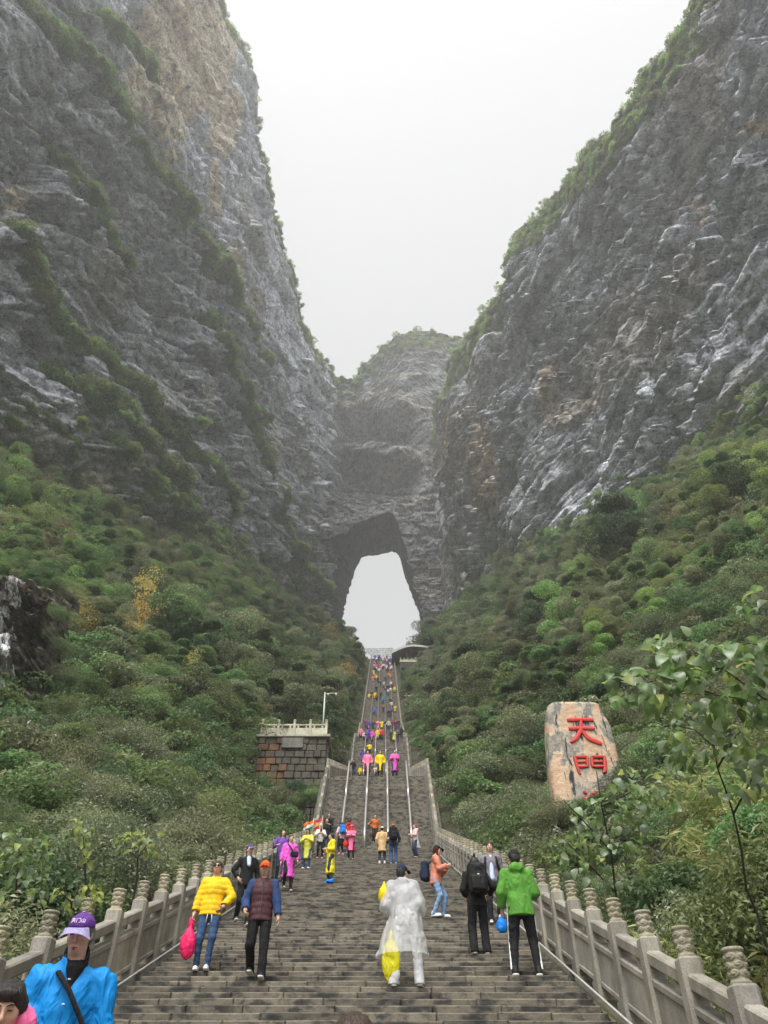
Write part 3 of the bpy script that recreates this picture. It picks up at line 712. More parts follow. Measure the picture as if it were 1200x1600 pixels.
def lobes_for(kind, r):
    L = []
    if kind == 'tree':
        n = int(r.integers(9, 13)); ht = r.uniform(4.2, 5.8)
        for k in range(n):
            z = r.uniform(1.5, ht); rad = r.uniform(.9, 2.1) * math.sqrt(max(.15, 1 - ((z - ht * .62) / (ht * .55)) ** 2)); a = k * 2.4 + r.uniform(-.6, .6); q = rad * r.uniform(.45, 1)
            sz = r.uniform(.42, 1.15); L.append((np.array([math.cos(a) * q, math.sin(a) * q, z]), np.array([1.05, 1.05, r.uniform(.4, .75)]) * sz))
    elif kind == 'layered':
        for k in range(16):
            z = r.uniform(1.2, 4.8); rad = 2.2 * (1 - (z - 1.2) / 6); a = r.uniform(0, 6.28); q = rad * r.uniform(.3, 1)
            L.append((np.array([math.cos(a) * q, math.sin(a) * q, z]), np.array([1.15, 1.15, .34]) * r.uniform(.6, 1.05)))
    elif kind == 'shrub':
        for k in range(13):
            a = r.uniform(0, 6.28); q = r.uniform(0, 1.25); z = 1.25 * (1 - (q / 1.7) ** 2) * r.uniform(.5, 1)
            L.append((np.array([math.cos(a) * q, math.sin(a) * q, z]), np.array([.7, .7, .5]) * r.uniform(.55, 1.05)))
    elif kind == 'low':
        for k in range(9):
            a = r.uniform(0, 6.28); q = r.uniform(0, 1.5); L.append((np.array([math.cos(a) * q, math.sin(a) * q, r.uniform(.1, .6)]), np.array([.75, .75, .4]) * r.uniform(.6, 1.1)))
    return L
def crown(name, kind, n, leaf, mat, seed, sparse=0.0, upb=.8):
    r = np.random.default_rng(seed); L = lobes_for(kind, r); per = n // len(L); Cs, Ns, Vs = [], [], []
    for c, rad in L:
        d = r.normal(size=(per, 3)); d[:, 2] += .35; d /= np.linalg.norm(d, axis=1, keepdims=True)
        q = r.uniform(.25 if sparse else .5, 1.08, per)[:, None] ** .6
        # sprays: leaves gather along a few twigs of each lobe
        ntw = 16; tw = r.normal(size=(ntw, 3)); tw[:, 2] += .3; tw /= np.linalg.norm(tw, axis=1, keepdims=True)
        pick = tw[r.integers(0, ntw, per)]; mixw = r.uniform(.0, .75, per)[:, None]; d = d * (1 - mixw) + pick * mixw; d /= np.linalg.norm(d, axis=1, keepdims=True)
        Cs.append(c + d * rad * q); Ns.append(d * .6 + np.array([0, 0, upb]) + .55 * r.normal(size=(per, 3)))
        Vs.append(np.clip(r.beta(2, 2.6, per) + r.uniform(-.22, .22), 0, 1))
    C = np.concatenate(Cs); C[:, 2] = np.maximum(C[:, 2], .03)
    return leafmesh(name, C, np.concatenate(Ns), leaf, r, mat, v=np.concatenate(Vs)), L
def trunk(name, L, seed, r0=.11, h=1.5, lean=.2, n=7):
    r = np.random.default_rng(seed + 5); mb = MB(); top = np.array([r.uniform(-lean, lean), r.uniform(-lean, lean), h])
    mb.tube([(0, 0, -1.2), (0.02, 0, .3), (top[0] * .5 + .05, top[1] * .5, h * .55), tuple(top)], [r0 * 1.25, r0, r0 * .85, r0 * .7], n)
    for c, rad in L[:9]:
        m = (top + c) / 2 + r.normal(size=3) * .12; mb.tube([tuple(top * .85), tuple(m), tuple(c)], [r0 * .5, r0 * .32, r0 * .1], 5)
    me = mb.mesh(name, True); me.materials.append(BARK); return me
VAR = {}     # kind -> list of (crown, trunk)
def variant(key, kind, n, leaf, matk, seeds, **k):
    for s in seeds:
        c, L = crown('crown', kind, n, leaf, LEAF[matk], s, **{q: k[q] for q in k if q in ('sparse', 'upb')})
        t = trunk('trunk', L, s, k.get('r0', .1), k.get('h', 1.5))
        VAR.setdefault(key, []).append((c, t))
variant('green tree', 'tree', 8600, .155, 'broad', (1, 2, 13))
variant('dark evergreen', 'layered', 8000, .155, 'dark', (3, 4), r0=.12)
variant('lime tree', 'tree', 7600, .15, 'lime', (5, 15))
variant('olive tree', 'tree', 5600, .14, 'olive', (6, 7), sparse=1)
variant('silvery tree', 'tree', 8000, .13, 'silver', (8, 9, 16))
variant('orange tree', 'layered', 1500, .17, 'orange', (10,), sparse=1)
variant('brown thin tree', 'tree', 1300, .15, 'brown', (11, 12), sparse=1, r0=.09)
variant('green shrub', 'shrub', 6500, .075, 'broad', (21, 22), r0=.03, h=.5)
variant('silvery shrub', 'shrub', 7500, .065, 'silver', (23, 24), r0=.03, h=.5)
variant('dark shrub', 'shrub', 6000, .08, 'dark', (25, 26), r0=.03, h=.5)
variant('olive shrub', 'shrub', 5000, .065, 'olive', (27,), sparse=1, r0=.03, h=.5)
def bamboo(seed):
    r = np.random.default_rng(seed); Cs, Ds, mb = [], [], MB()
    for k in range(34):
        a = r.uniform(0, 6.28); q = r.uniform(0, .5); h = r.uniform(.9, 2.1); out = r.uniform(.3, 1.0); base = np.array([math.cos(a) * q * .5, math.sin(a) * q * .5, 0]); dv = np.array([math.cos(a), math.sin(a), 0])
        pts = [base + dv * out * t ** 2.2 + np.array([0, 0, h * (t - .28 * t ** 3)]) for t in np.linspace(0, 1, 7)]
        mb.tube([tuple(p) for p in pts], [.011, .01, .009, .008, .006, .005, .003], 5)
        for t in np.linspace(.3, 1, 14):
            p = base + dv * out * t ** 2.2 + np.array([0, 0, h * (t - .28 * t ** 3)])
            for j in range(6):
                e = r.normal(size=3); e[2] = -.55 + .5 * r.normal(); e += dv * .3; e /= np.linalg.norm(e); Cs.append(p + e * .09 + r.normal(size=3) * .05); Ds.append(e)
    C, D = np.array(Cs), np.array(Ds); Nn = np.cross(D, r.normal(size=D.shape)); Nn[:, 2] = abs(Nn[:, 2]) + .15
    me = leafmesh('foliage', C, Nn, .19, r, LEAF['bamboo'], .15, droop=D * 3)
    st = mb.mesh('culms', True); st.materials.append(LEAF['bamboo']); a = st.attributes.new('v', 'FLOAT', 'POINT'); return me, st
VAR['bamboo'] = [bamboo(31), bamboo(32)]

def kind_at(px, py, d, r):
    """which plant grows where, as the photograph shows it"""
    t = vn2(px / 70, py / 55)
    if d < 24:
        if px > 600:
            if px > 1010 or py > 1430: return 'bamboo' if r < .72 else 'green shrub'
            return ['silvery shrub', 'green shrub', 'dark shrub', 'olive shrub', 'silvery shrub'][int(r * 5)]
        return ['dark shrub', 'green shrub', 'silvery shrub', 'dark shrub', 'silvery shrub', 'green shrub'][int(r * 6)]
    if px < 600:
        if py < 960:
            if t > .25: return 'lime tree' if r < .3 else 'green tree'
            return ['green tree', 'green tree', 'olive tree', 'brown thin tree', 'silvery tree', 'lime tree'][int(r * 6)]
        if py < 1090 and r < .06: return 'orange tree'
        if t > .3: return ['silvery tree', 'olive tree', 'silvery tree'][int(r * 3)]
        return ['silvery tree', 'olive tree', 'green tree', 'dark evergreen', 'silvery tree', 'green tree'][int(r * 6)]
    if px < 880 and py > 930 and py < 1190: return ['dark evergreen', 'dark evergreen', 'green tree', 'olive tree', 'silvery tree'][int(r * 5)]
    if py < 950: return ['lime tree', 'green tree', 'green tree', 'brown thin tree', 'silvery tree', 'green tree', 'olive tree'][int(r * 7)]
    if py > 1190 and px < 850: return ['green tree', 'silvery tree', 'olive tree'][int(r * 3)]
    return ['olive tree', 'silvery tree', 'brown thin tree', 'silvery tree', 'green tree', 'lime tree'][int(r * 6)]
def vn2(a, b): return float(vnoise(np.array([[a, b, .5]]), 55)[0])
cand = []
d = 2.5
while d < 300:
    g = 1.05 if d < 9 else 1.25 if d < 25 else 1.75 if d < 60 else 3.3 if d < 150 else 4.4
    for sx in (-1, 1):
        a = 3.9 if d < 30 else 4.3
        lim = min(.7 * d + 4.5, (-float(x_left(d)) if sx < 0 else float(x_right(d))) + 6)
        while a < lim:
            x = XC + sx * (a + random.uniform(-.35, .35) * g * (0 if a < 4.4 else 1) + (random.uniform(0, .5) if a < 4.4 else 0)); dd = d + random.uniform(-.4, .4) * g
            cand.append((x, dd)); a += g
    d += g
arr = np.array(cand); TZ = terrain(arr[:, 0], arr[:, 1]); PX, PY, PZ_ = project(np.stack([arr[:, 0], arr[:, 1], TZ + 1.5], -1))
plants = []
for (x, d), z, px, py, Zc in zip(cand, TZ, PX, PY, PZ_):
    if px < -140 or px > 1380 or py > 1900: continue
    if -23 < x < -15.5 and 33.5 < d < 47: continue                     # the wet rock face stands here
    if -9.9 < x < -3.2 and 49 < d < 61: continue                      # the masonry platform
    if 2.5 < x < 7.5 and 116 < d < 124: continue
    if 3.8 < x < 12.5 and 26 < d < 30: continue                       # the lettered stone
    if 800 < px < 1050 and py < 1360 and 13 < d < 29.5: continue              # the lettered stone shows between the plants
    if 360 < px < 530 and py < 1330 and 20 < d < 52: continue           # so does the masonry platform
    if px < 110 and 850 < py < 1330 and 14 < d < 38: continue                 # and the waterfall rock
    if 605 < px < 700 and 1000 < py < 1075 and d > 120: continue          # and the terrace at the stair head
    if 622 < px < 685 and 1065 < py < 1150 and 60 < d < 124: continue
    if 685 < px < 790 and 955 < py < 1015 and 120 < d < 206: continue
    if 183 < d < 216 and abs(x) < 14: continue
    k = kind_at(px, py, d, random.random())
    if 24 <= d < 48: k = {'green tree': 'green shrub', 'dark evergreen': 'dark shrub', 'silvery tree': 'silvery shrub', 'olive tree': 'olive shrub', 'lime tree': 'green shrub', 'brown thin tree': 'olive shrub'}.get(k, k)
    rad = 2.6 if 'tree' in k or 'evergreen' in k else 1.5
    sc = random.uniform(.65, 1.35)
    if d > 25: sc *= (1.25 if 'shrub' in k else .42 if d < 45 else .62 if d < 62 else 1.2 if d < 150 else 1.3)
    elif abs(x - XC) < 5: sc *= .9
    if d > 12:                                            # crowns stay clear of the stairs
        need = 3.4 + rad * sc * .95
        if abs(x - XC) < need: x = XC + math.copysign(need + random.uniform(0, .6), x - XC)
    plants.append(dict(x=x, d=d, z=z - .25, k=k, s=sc, px=px, py=py, size=rad * sc / Zc, rz=random.uniform(0, 6.28)))
def hit(px, py, d0=4, d1=300):
    ds = np.linspace(d0, d1, 1600); r = ray(px, py); x = r[0] / r[1] * ds; z = EYE + r[2] / r[1] * ds
    below = np.nonzero(z < terrain(x, ds))[0]
    i = below[0] if len(below) else len(ds) - 1
    return float(x[i]), float(ds[i]), float(z[i])
for px, py, k, s, lab in [(985, 905, 'dark evergreen', 2.3, 'tall dark green tree with a flat spreading top standing out against the right rock wall'),
                     (1135, 850, 'lime tree', 1.3, 'yellow-green tree high on the right slope below the rock wall'),
                     (905, 925, 'brown thin tree', 1.9, 'thin bare-limbed tree leaning before the foot of the right rock wall'),
                     (235, 870, 'brown thin tree', 1.7, 'thin brownish tree with bare limbs high on the left slope'),
                     (205, 1010, 'orange tree', 1.35, 'orange autumn tree on the middle of the left slope'),
                     (305, 985, 'orange tree', .8, 'small bright orange autumn tree at the upper edge of the left slope'),
                     (65, 895, 'lime tree', 1.4, 'pale yellow-green tree above the wet dark rock on the left'),
                     (832, 1015, 'dark evergreen', 1.5, 'dark layered evergreen right of the stairs, second highest of the dark clump'), (818, 965, 'dark evergreen', 1.5, 'dark layered evergreen right of the stairs, highest of the dark clump'),
                     (858, 1050, 'dark evergreen', 1.4, 'dark layered evergreen above the lettered stone in the dark clump'), (808, 1100, 'dark evergreen', 1.2, 'dark layered evergreen lowest in the clump left of the lettered stone'), (880, 985, 'green tree', 1.6, 'tall green tree standing behind the dark evergreens on the right slope'),
                     (480, 1040, 'olive tree', 1.5, 'slim olive tree with a visible trunk near the top of the left slope')]:
    x, d, z = hit(px, py); plants.append(dict(x=x, d=d, z=z - .3, k=k, s=s, px=px, py=py, size=9, rz=random.uniform(0, 6), lab=lab))
for px, py, dd, k, s in [(405, 1235, 48.5, 'green shrub', 1.1), (430, 1252, 47.5, 'silvery shrub', 1.2), (458, 1240, 48.5, 'dark shrub', 1.1), (486, 1248, 48, 'green shrub', 1.15), (505, 1232, 49.5, 'olive shrub', .9),
                     (872, 1285, 26.3, 'silvery shrub', .75), (905, 1272, 26.6, 'green shrub', .8), (942, 1262, 26.4, 'dark shrub', .8), (972, 1240, 26.6, 'silvery shrub', .8), (995, 1215, 26.5, 'green shrub', .8)]:
    q = at_fwd(px, py, dd); plants.append(dict(x=q.x, d=dd, z=q.z - .75 * s, k=k, s=s, px=px, py=py, size=5, rz=random.uniform(0, 6), lab='%s %s' % ({'green shrub': 'fresh green shrub', 'silvery shrub': 'grey-green glossy shrub', 'dark shrub': 'dark green shrub', 'olive shrub': 'olive thin-leaved shrub'}[k], ('at the foot of the dark retaining wall, %s' % ['leftmost', 'second from left', 'middle', 'second from right', 'rightmost'][[405, 430, 458, 486, 505].index(px)]) if px < 600 else ('before the foot of the lettered stone, %s' % ['leftmost', 'second from left', 'middle', 'second from right', 'rightmost'][[872, 905, 942, 972, 995].index(px)]))))
plants.sort(key=lambda p: -p['size'])
inview = [p for p in plants if -30 < p['px'] < 1230 and p['py'] < 1680]
chosen = inview[:285]; ids = {id(p) for p in chosen}; rest = [p for p in plants if id(p) not in ids]
TXT = {'green tree': 'broad-leaved green tree', 'dark evergreen': 'dark evergreen tree with layered boughs', 'lime tree': 'yellow-green tree', 'olive tree': 'thin olive-green tree', 'silvery tree': 'grey-green tree with small glossy leaves',
       'orange tree': 'orange autumn tree', 'brown thin tree': 'thin brownish half-bare tree', 'green shrub': 'fresh green leafy shrub', 'silvery shrub': 'grey-green glossy shrub', 'dark shrub': 'dark green shrub', 'olive shrub': 'olive thin-leaved shrub', 'bamboo': 'bamboo clump with narrow drooping leaves'}
SHORT = {k: v.split(' with')[0].replace('grey-green tree', 'small-leaved grey-green tree') for k, v in TXT.items()}
def place(px, py):
    cols = ['at the left edge', 'far left', 'left', 'left of centre', 'just left of the stairs', 'just right of the stairs', 'right of centre', 'right', 'far right', 'at the right edge']
    rows = ['above mid-height', 'at mid-height', 'just below mid-height', 'below mid-height', 'two thirds down', 'three quarters down', 'well down', 'near the bottom', 'at the very bottom']
    return cols[int(min(9, max(0, px / 120)))] + ', ' + rows[int(min(8, max(0, (py - 640) / 107)))]
for p in chosen:
    tree = 'tree' in p['k'] or 'evergreen' in p['k']; nm = 'bamboo_clump' if p['k'] == 'bamboo' else ('tree' if tree else 'shrub')
    c, t = random.choice(VAR[p['k']]); root = empty(nm, (p['x'], p['d'], p['z']), p['rz']); root.scale = (p['s'], p['s'] * random.uniform(.8, 1.2), p['s'] * random.uniform(.8, 1.4))
    side = 'left' if p['x'] < 0 else 'right'
    zone = 'close behind the %s balustrade' % side if p['d'] < 14 else 'on the lower %s slope' % side if p['d'] < 27 else 'mid %s slope' % side if p['d'] < 60 else 'high %s slope' % side
    lab = p.get('lab') or '%s %s, %s' % (SHORT[p['k']], zone, place(p['px'], p['py']))
    tag(root, lab, 'bamboo' if p['k'] == 'bamboo' else 'tree' if tree else 'shrub', None if 'lab' in p else '%ss %s' % (TXT[p['k']].split(' with')[0], zone))
    link('foliage' if p['k'] == 'bamboo' else 'crown', c, None, root); link('culms' if p['k'] == 'bamboo' else 'trunk', t, None, root)

# what nobody could count: the farther wood, undergrowth and cliff bushes
def lib(name, items):
    c = bpy.data.collections.new(name)
    for i, me in enumerate(items): c.objects.link(bpy.data.objects.new('%s_%02d' % (name, i), me))
    return c
def scatter(name, coll, P, S, rot, idx, label=None):
    me = bpy.data.meshes.new(name); n = len(P); me.vertices.add(n); me.vertices.foreach_set('co', np.asarray(P, np.float32).ravel())
    for an, ty, arr_, key in (('rot', 'FLOAT_VECTOR', rot, 'vector'), ('scl', 'FLOAT', S, 'value'), ('idx', 'INT', idx, 'value')):
        a = me.attributes.new(an, ty, 'POINT'); a.data.foreach_set(key, np.asarray(arr_, np.int32 if ty == 'INT' else np.float32).ravel())
    o = link(name, me); tag(o, label, kind='stuff')
    ng = bpy.data.node_groups.new(name, 'GeometryNodeTree')
    ng.interface.new_socket('Geometry', in_out='INPUT', socket_type='NodeSocketGeometry'); ng.interface.new_socket('Geometry', in_out='OUTPUT', socket_type='NodeSocketGeometry')
    gi, go = ng.nodes.new('NodeGroupInput'), ng.nodes.new('NodeGroupOutput'); ip = ng.nodes.new('GeometryNodeInstanceOnPoints'); ci = ng.nodes.new('GeometryNodeCollectionInfo')
    ci.inputs['Collection'].default_value = coll; ci.inputs['Separate Children'].default_value = True; ci.inputs['Reset Children'].default_value = True
    def at(nm, ty):
        q = ng.nodes.new('GeometryNodeInputNamedAttribute'); q.data_type = ty; q.inputs['Name'].default_value = nm; return [s for s in q.outputs if s.enabled and s.name == 'Attribute'][0]
    er = ng.nodes.new('FunctionNodeEulerToRotation'); ng.links.new(at('rot', 'FLOAT_VECTOR'), er.inputs[0])
    ng.links.new(gi.outputs[0], ip.inputs['Points']); ng.links.new(ci.outputs[0], ip.inputs['Instance']); ip.inputs['Pick Instance'].default_value = True
    ng.links.new(at('idx', 'INT'), ip.inputs['Instance Index']); ng.links.new(er.outputs[0], ip.inputs['Rotation']); ng.links.new(at('scl', 'FLOAT'), ip.inputs['Scale']); ng.links.new(ip.outputs[0], go.inputs[0])
    md = o.modifiers.new('scatter', 'NODES'); md.node_group = ng
    return o
keys = list(VAR); flat = [(k, i) for k in keys for i in range(len(VAR[k]))]; pos_of = {}
LIBW = lib('wood', [VAR[k][i][0] for k, i in flat])
for n_, (k, i) in enumerate(flat): pos_of.setdefault(k, []).append(n_)
scatter('far_wood', LIBW, [(p['x'], p['d'], p['z']) for p in rest], [p['s'] for p in rest], [(0, 0, p['rz']) for p in rest], [random.choice(pos_of[p['k']]) for p in rest])
# low growth that covers the ground between the trees
ug = []
d = 2.0
lowv = [crown('crown', 'low', 1500, .17, LEAF[m], 60 + i)[0] for i, m in enumerate(('dark', 'broad', 'broad', 'silver'))]
lown = [crown('crown', 'low', 3800, .07, LEAF[m], 70 + i)[0] for i, m in enumerate(('dark', 'broad', 'silver', 'dark'))]
LIBL = lib('low', lowv + lown)
while d < 300:
    g = .8 if d < 24 else 1.6 if d < 60 else 2.6 if d < 150 else 3.6
    for sx in (-1, 1):
        a = 3.75 if d < 30 else 4.4; lim = min(.7 * d + 4.5, (-float(x_left(d)) if sx < 0 else float(x_right(d))) + 9)
        while a < lim:
            ug.append((XC + sx * (a + random.uniform(0, .5) * g), d + random.uniform(-.5, .5) * g, g)); a += g
    d += g
ug = [(x, d_, g) for x, d_, g in ug if not (-9.4 < x < -3.3 and 51.3 < d_ < 60)]
for _ in range(500):
    x = random.uniform(-34, 26); d_ = random.uniform(186, 300)
    if abs(x) > 9 or d_ > 215: ug.append((x, d_, 3.6))
U = np.array(ug); uz = terrain(U[:, 0], U[:, 1]); usc = U[:, 2] / 1.35 * rng.uniform(.7, 1.2, len(U)); need = 3.35 + 2.1 * usc; near_ = np.abs(U[:, 0] - XC) < need; usc = np.where(near_ & (U[:, 1] < 190), np.maximum((np.abs(U[:, 0] - XC) - 3.35) / 2.1, .22), usc)
upx, upy, _ = project(np.stack([U[:, 0], U[:, 1], uz + .5], -1)); usc = np.where((upx > 610) & (upx < 690) & (upy > 1010) & (upy < 1062) & (U[:, 1] > 120), .8, usc)
scatter('undergrowth', LIBL, np.stack([U[:, 0], U[:, 1], uz - .1], -1), usc, [(random.uniform(-.2, .2), random.uniform(-.2, .2), random.uniform(0, 6.28)) for _ in ug], [random.randrange(4) + (4 if g < 1 else 0) for _, _, g in ug])
# bushes on the ledges and along the skyline
cv = [crown('crown', 'low', 900, .3, LEAF['cliff'], 80)[0], crown('crown', 'shrub', 1300, .26, LEAF['cliff'], 81)[0], crown('crown', 'shrub', 900, .24, LEAF['olive'], 82)[0], crown('crown', 'tree', 700, .3, LEAF['olive'], 83, sparse=1)[0], crown('crown', 'tree', 900, .3, LEAF['cliff'], 84, sparse=1)[0]]
LIBC = lib('ledge', cv)
def on_cliff(Pm, i, j): return Pm[i, j]
def ledge_bushes(name, Pm, S, H, bands, n_per_m):
    pts, sc, rt, ix = [], [], [], []
    srow = S[:, 0]
    for bi, b in enumerate(bands):
        o_ = np.argsort(b[:, 0]); s, h = b[o_, 0], b[o_, 1]; n = int((s[-1] - s[0]) * n_per_m) + 40
        for _ in range(n):
            ss = random.uniform(s[0], s[-1]); hh = np.interp(ss, s, h) + 2.5 * vnoise(np.array([[ss / 7, 0, 0]]), 31)[0] + random.gauss(-.2, 1.5)
            if vnoise(np.array([[ss / 5.0, bi * 7.3, 0]]), 91)[0] < -.62: continue
            i = int(np.clip(np.searchsorted(srow, ss), 0, len(srow) - 1)); j = int(np.clip(np.searchsorted(H[i], hh), 0, H.shape[1] - 1))
            p = Pm[i, j]; pts.append(p + np.array([.5, 0, -.4])); sc.append(random.uniform(1.1, 2.7)); rt.append((random.uniform(-.3, .3), random.uniform(.1, .6), random.uniform(0, 6.28))); ix.append(random.choice((0, 0, 0, 1, 1, 2)))
    return scatter(name, LIBC, pts, sc, rt, ix)
ledge_bushes('ledge_bushes', PL_, SL_, HL_, BAND_PTS, 6.5)
def brow_bushes(name, Pm, O, lo, hi, n, big, smin=0):
    pts, sc, rt, ix = [], [], [], []
    ii, jj = np.nonzero((O > lo) & (O < hi))
    ok = Pm[ii, jj, 1] > smin; ii, jj = ii[ok], jj[ok]
    for q in rng.integers(0, len(ii), n):
        p = Pm[ii[q], jj[q]]; pts.append(p - np.array([0, 0, .5])); t = random.random() < big; sc.append(random.uniform(.7, 1.3) if t else random.uniform(.8, 1.9)); rt.append((random.uniform(-.25, .25), random.uniform(-.25, .25), random.uniform(0, 6.28))); ix.append(random.choice((3, 4)) if t else random.choice((0, 1, 1, 2)))
    return scatter(name, LIBC, pts, sc, rt, ix)
brow_bushes('skyline_bushes', PL_, OL_, -25, -.05, 700, .45, 60)
brow_bushes('skyline_bushes', PR_, OR_, -25, -.05, 1100, .45, 30)
# the right ridge is green some metres down its face too
OR2 = np.where((OR_ == 0), -(np.interp(SR_, TR_S, TR_H) - HR_), -999)
brow_bushes('ridge_bushes', PR_, OR2, -17, -.5, 1300, .1, 30)
OL2 = np.where((OL_ == 0), -(np.interp(SL_, TL_S, TL_H) - HL_), -999)
brow_bushes('ridge_bushes', PL_, OL2, -9, -.5, 350, .1, 60)
O3 = np.full(ARCH.shape[:2], -999.0); O3[1 + nt_ + nr - 30:1 + nt_ + nr + 10] = np.where(np.sin(ANG) > .35, -1, -999)[None]
brow_bushes('arch_bushes', ARCH, O3, -2, 0, 900, .3)
# scattered bushes near the foot of both walls
fl = np.where((HL_ - hb_left(SL_) < 16) & (HL_ - hb_left(SL_) > -4), -1, -999); brow_bushes('foot_bushes', PL_, fl, -2, 0, 420, .1, 30)
fr = np.where((HR_ - hb_right(SR_) < 12) & (HR_ - hb_right(SR_) > -4), -1, -999); brow_bushes('foot_bushes', PR_, fr, -2, 0, 380, .1, 30)
# ------------------------------------------------------------------ the lettered stone on the right slope
def mat_stele():
    m, nt, bs, out = newmat('stele_stone'); bs.inputs['Roughness'].default_value = .7
    co = coords(nt); n1 = noise(nt, scaled(nt, co, (1.1, 1, .75)), .95, 5, .6, .5); n2 = noise(nt, scaled(nt, co, (2.6, 1, .45)), 1.3, 6, .65, .6); n3 = noise(nt, co, 25, 4, .7); n4 = noise(nt, co, 4, 5, .65)
    c = ramp(nt, n1, [(.36, (.36, .33, .27)), (.45, (.2, .19, .165)), (.5, (.5, .43, .33)), (.56, (.6, .38, .24)), (.68, (.56, .44, .31))])
    c = mix(nt, c, (.012, .012, .012), ramp(nt, n2, [(.575, (0, 0, 0)), (.61, (1, 1, 1))]))
    c = mix(nt, c, ramp(nt, n4, [(.3, (.7, .7, .7)), (.7, (1.2, 1.2, 1.2))]), .8, 'MULTIPLY'); c = mix(nt, c, ramp(nt, n3, [(.3, (.8, .8, .8)), (.7, (1.15, 1.15, 1.15))]), .8, 'MULTIPLY')
    nt.links.new(c, bs.inputs['Base Color']); b = bump(nt, None, n3, .3, .03); bump(nt, bs, n4, .5, .12, b); return m
DS = 28.0
def sp(px, py): q = at_fwd(px, py, DS); return q.x, q.z
lft = [(860, 1330), (866, 1270), (862, 1215), (857, 1165), (853, 1110), (856, 1099)]
rgt = [(985, 1330), (978, 1270), (975, 1215), (970, 1185), (957, 1132), (940, 1107)]
L_ = np.array([sp(*q) for q in lft]); R_ = np.array([sp(*q) for q in rgt])
org = Vector((float((L_[0, 0] + R_[0, 0]) / 2), DS, float(L_[0, 1])))
nv, nu = 90, 84; vv = np.linspace(0, 1, nv)
hl = L_[0, 1] + (L_[-1, 1] - L_[0, 1]) * vv; xl = np.interp(hl, L_[:, 1], L_[:, 0]); xr = np.interp(hl, R_[:, 1], R_[:, 0])
ph = np.linspace(0, 2 * math.pi, nu, endpoint=False)
sq = lambda t, n=.38: np.sign(t) * np.abs(t) ** n
cx, hw = (xl + xr) / 2, (xr - xl) / 2
PX_ = cx[:, None] + hw[:, None] * sq(np.cos(ph))[None]; PY_ = DS + .45 + .5 * sq(np.sin(ph), .45)[None] * np.ones((nv, 1)); PZ2 = np.repeat(hl[:, None], nu, 1)
n_ = fbm(np.stack([PX_ * .8, PY_ * .8, PZ2 * .8], -1), 4, 401)
PX_ += .1 * n_ * np.cos(ph)[None]; PY_ += .03 * n_ * sq(np.sin(ph))[None] - .0
rings = [np.stack([PX_, PY_, PZ2], -1)]
for k, (f, dz) in enumerate([(.93, .06), (.75, .1), (.4, .12), (0.02, .125)]):
    a = rings[0][-1]; ce = a.mean(0); rr = ce + (a - ce) * f; rr[:, 2] = a[:, 2] + dz + .18 * (a[:, 0] - ce[0]) * 0 + .02 * n_[-1]; rings.append(rr[None])
P = np.concatenate(rings, 0) - np.array(org)
stele = link('lettered_stone', gridmesh('lettered_stone', P, wrap=True, flip=True), mat_stele()); stele.location = org
tag(stele, 'upright pinkish stone slab with black streaks and big red carved characters', 'stone monument')
RED = mat_plain('red_paint', (.62, .035, .03), .55, 0, 14, .2); BLACKP = mat_plain('black_paint', (.02, .018, .016), .7)
def stroke_chars(name, strokes, parent):
    for nm, grow, dy, mt in (('outline', .022, -.012, BLACKP), ('character', 0, -.05, RED)):
        bm = bmesh.new()
        for si, (pts, wds) in enumerate(strokes):
            q = [Vector((sp(800 + x / 3, 1040 + y / 3)[0], 0, sp(800 + x / 3, 1040 + y / 3)[1])) for x, y in pts]
            fine, fw = [], []
            for i in range(len(q) - 1):
                for t in np.linspace(0, 1, 7)[:-1]: fine.append(q[i].lerp(q[i + 1], t)); fw.append(wds[i] + (wds[i + 1] - wds[i]) * t)
            fine.append(q[-1]); fw.append(wds[-1])
            for _ in range(2): fine = [fine[0]] + [(fine[i - 1] + fine[i] * 2 + fine[i + 1]) / 4 for i in range(1, len(fine) - 1)] + [fine[-1]]
            sc_ = (sp(803, 1100)[0] - sp(800, 1100)[0]) / 3 * 1.0; prev = None; m = len(fine)
            for i in range(m):
                t = (fine[min(i + 1, m - 1)] - fine[max(i - 1, 0)]).normalized(); nrm = Vector((-t.z, 0, t.x)); e = min(i, m - 1 - i); rd = [.6, .9, 1][min(e, 2)]
                wd = fw[i] / 2 / 3 * sc_ * 3 * rd / 3 * 1.0 + grow
                wd = fw[i] * .5 * (sp(801, 1100)[0] - sp(800, 1100)[0]) / 3 * rd + grow
                c = fine[i] - Vector((org.x, 0, org.z)); y0 = dy - .055 - si * .003
                ring = [bm.verts.new(c + nrm * wd * a + Vector((0, y0 + b, 0))) for a, b in ((-1, .05), (-.8, 0), (0, -.012), (.8, 0), (1, .05))]
                if prev:
                    for a in range(4): bm.faces.new((prev[a], prev[a + 1], ring[a + 1], ring[a]))
                prev = ring
        bmesh.ops.recalc_face_normals(bm, faces=bm.faces)
        me = bpy.data.meshes.new(nm); bm.to_mesh(me); bm.free(); o = link(nm, me, mt, parent)
        if nm == 'outline': o.name = 'character_outline'
W = lambda *a: list(a)
stroke_chars('t', [(W((256, 258), (320, 256), (380, 258)), W(22, 17, 20)), (W((264, 299), (325, 296), (386, 299)), W(22, 16, 20)), (W((322, 262), (322, 305), (300, 345), (272, 364)), W(16, 20, 20, 12)), (W((326, 308), (355, 345), (418, 370)), W(14, 22, 22))], stele)
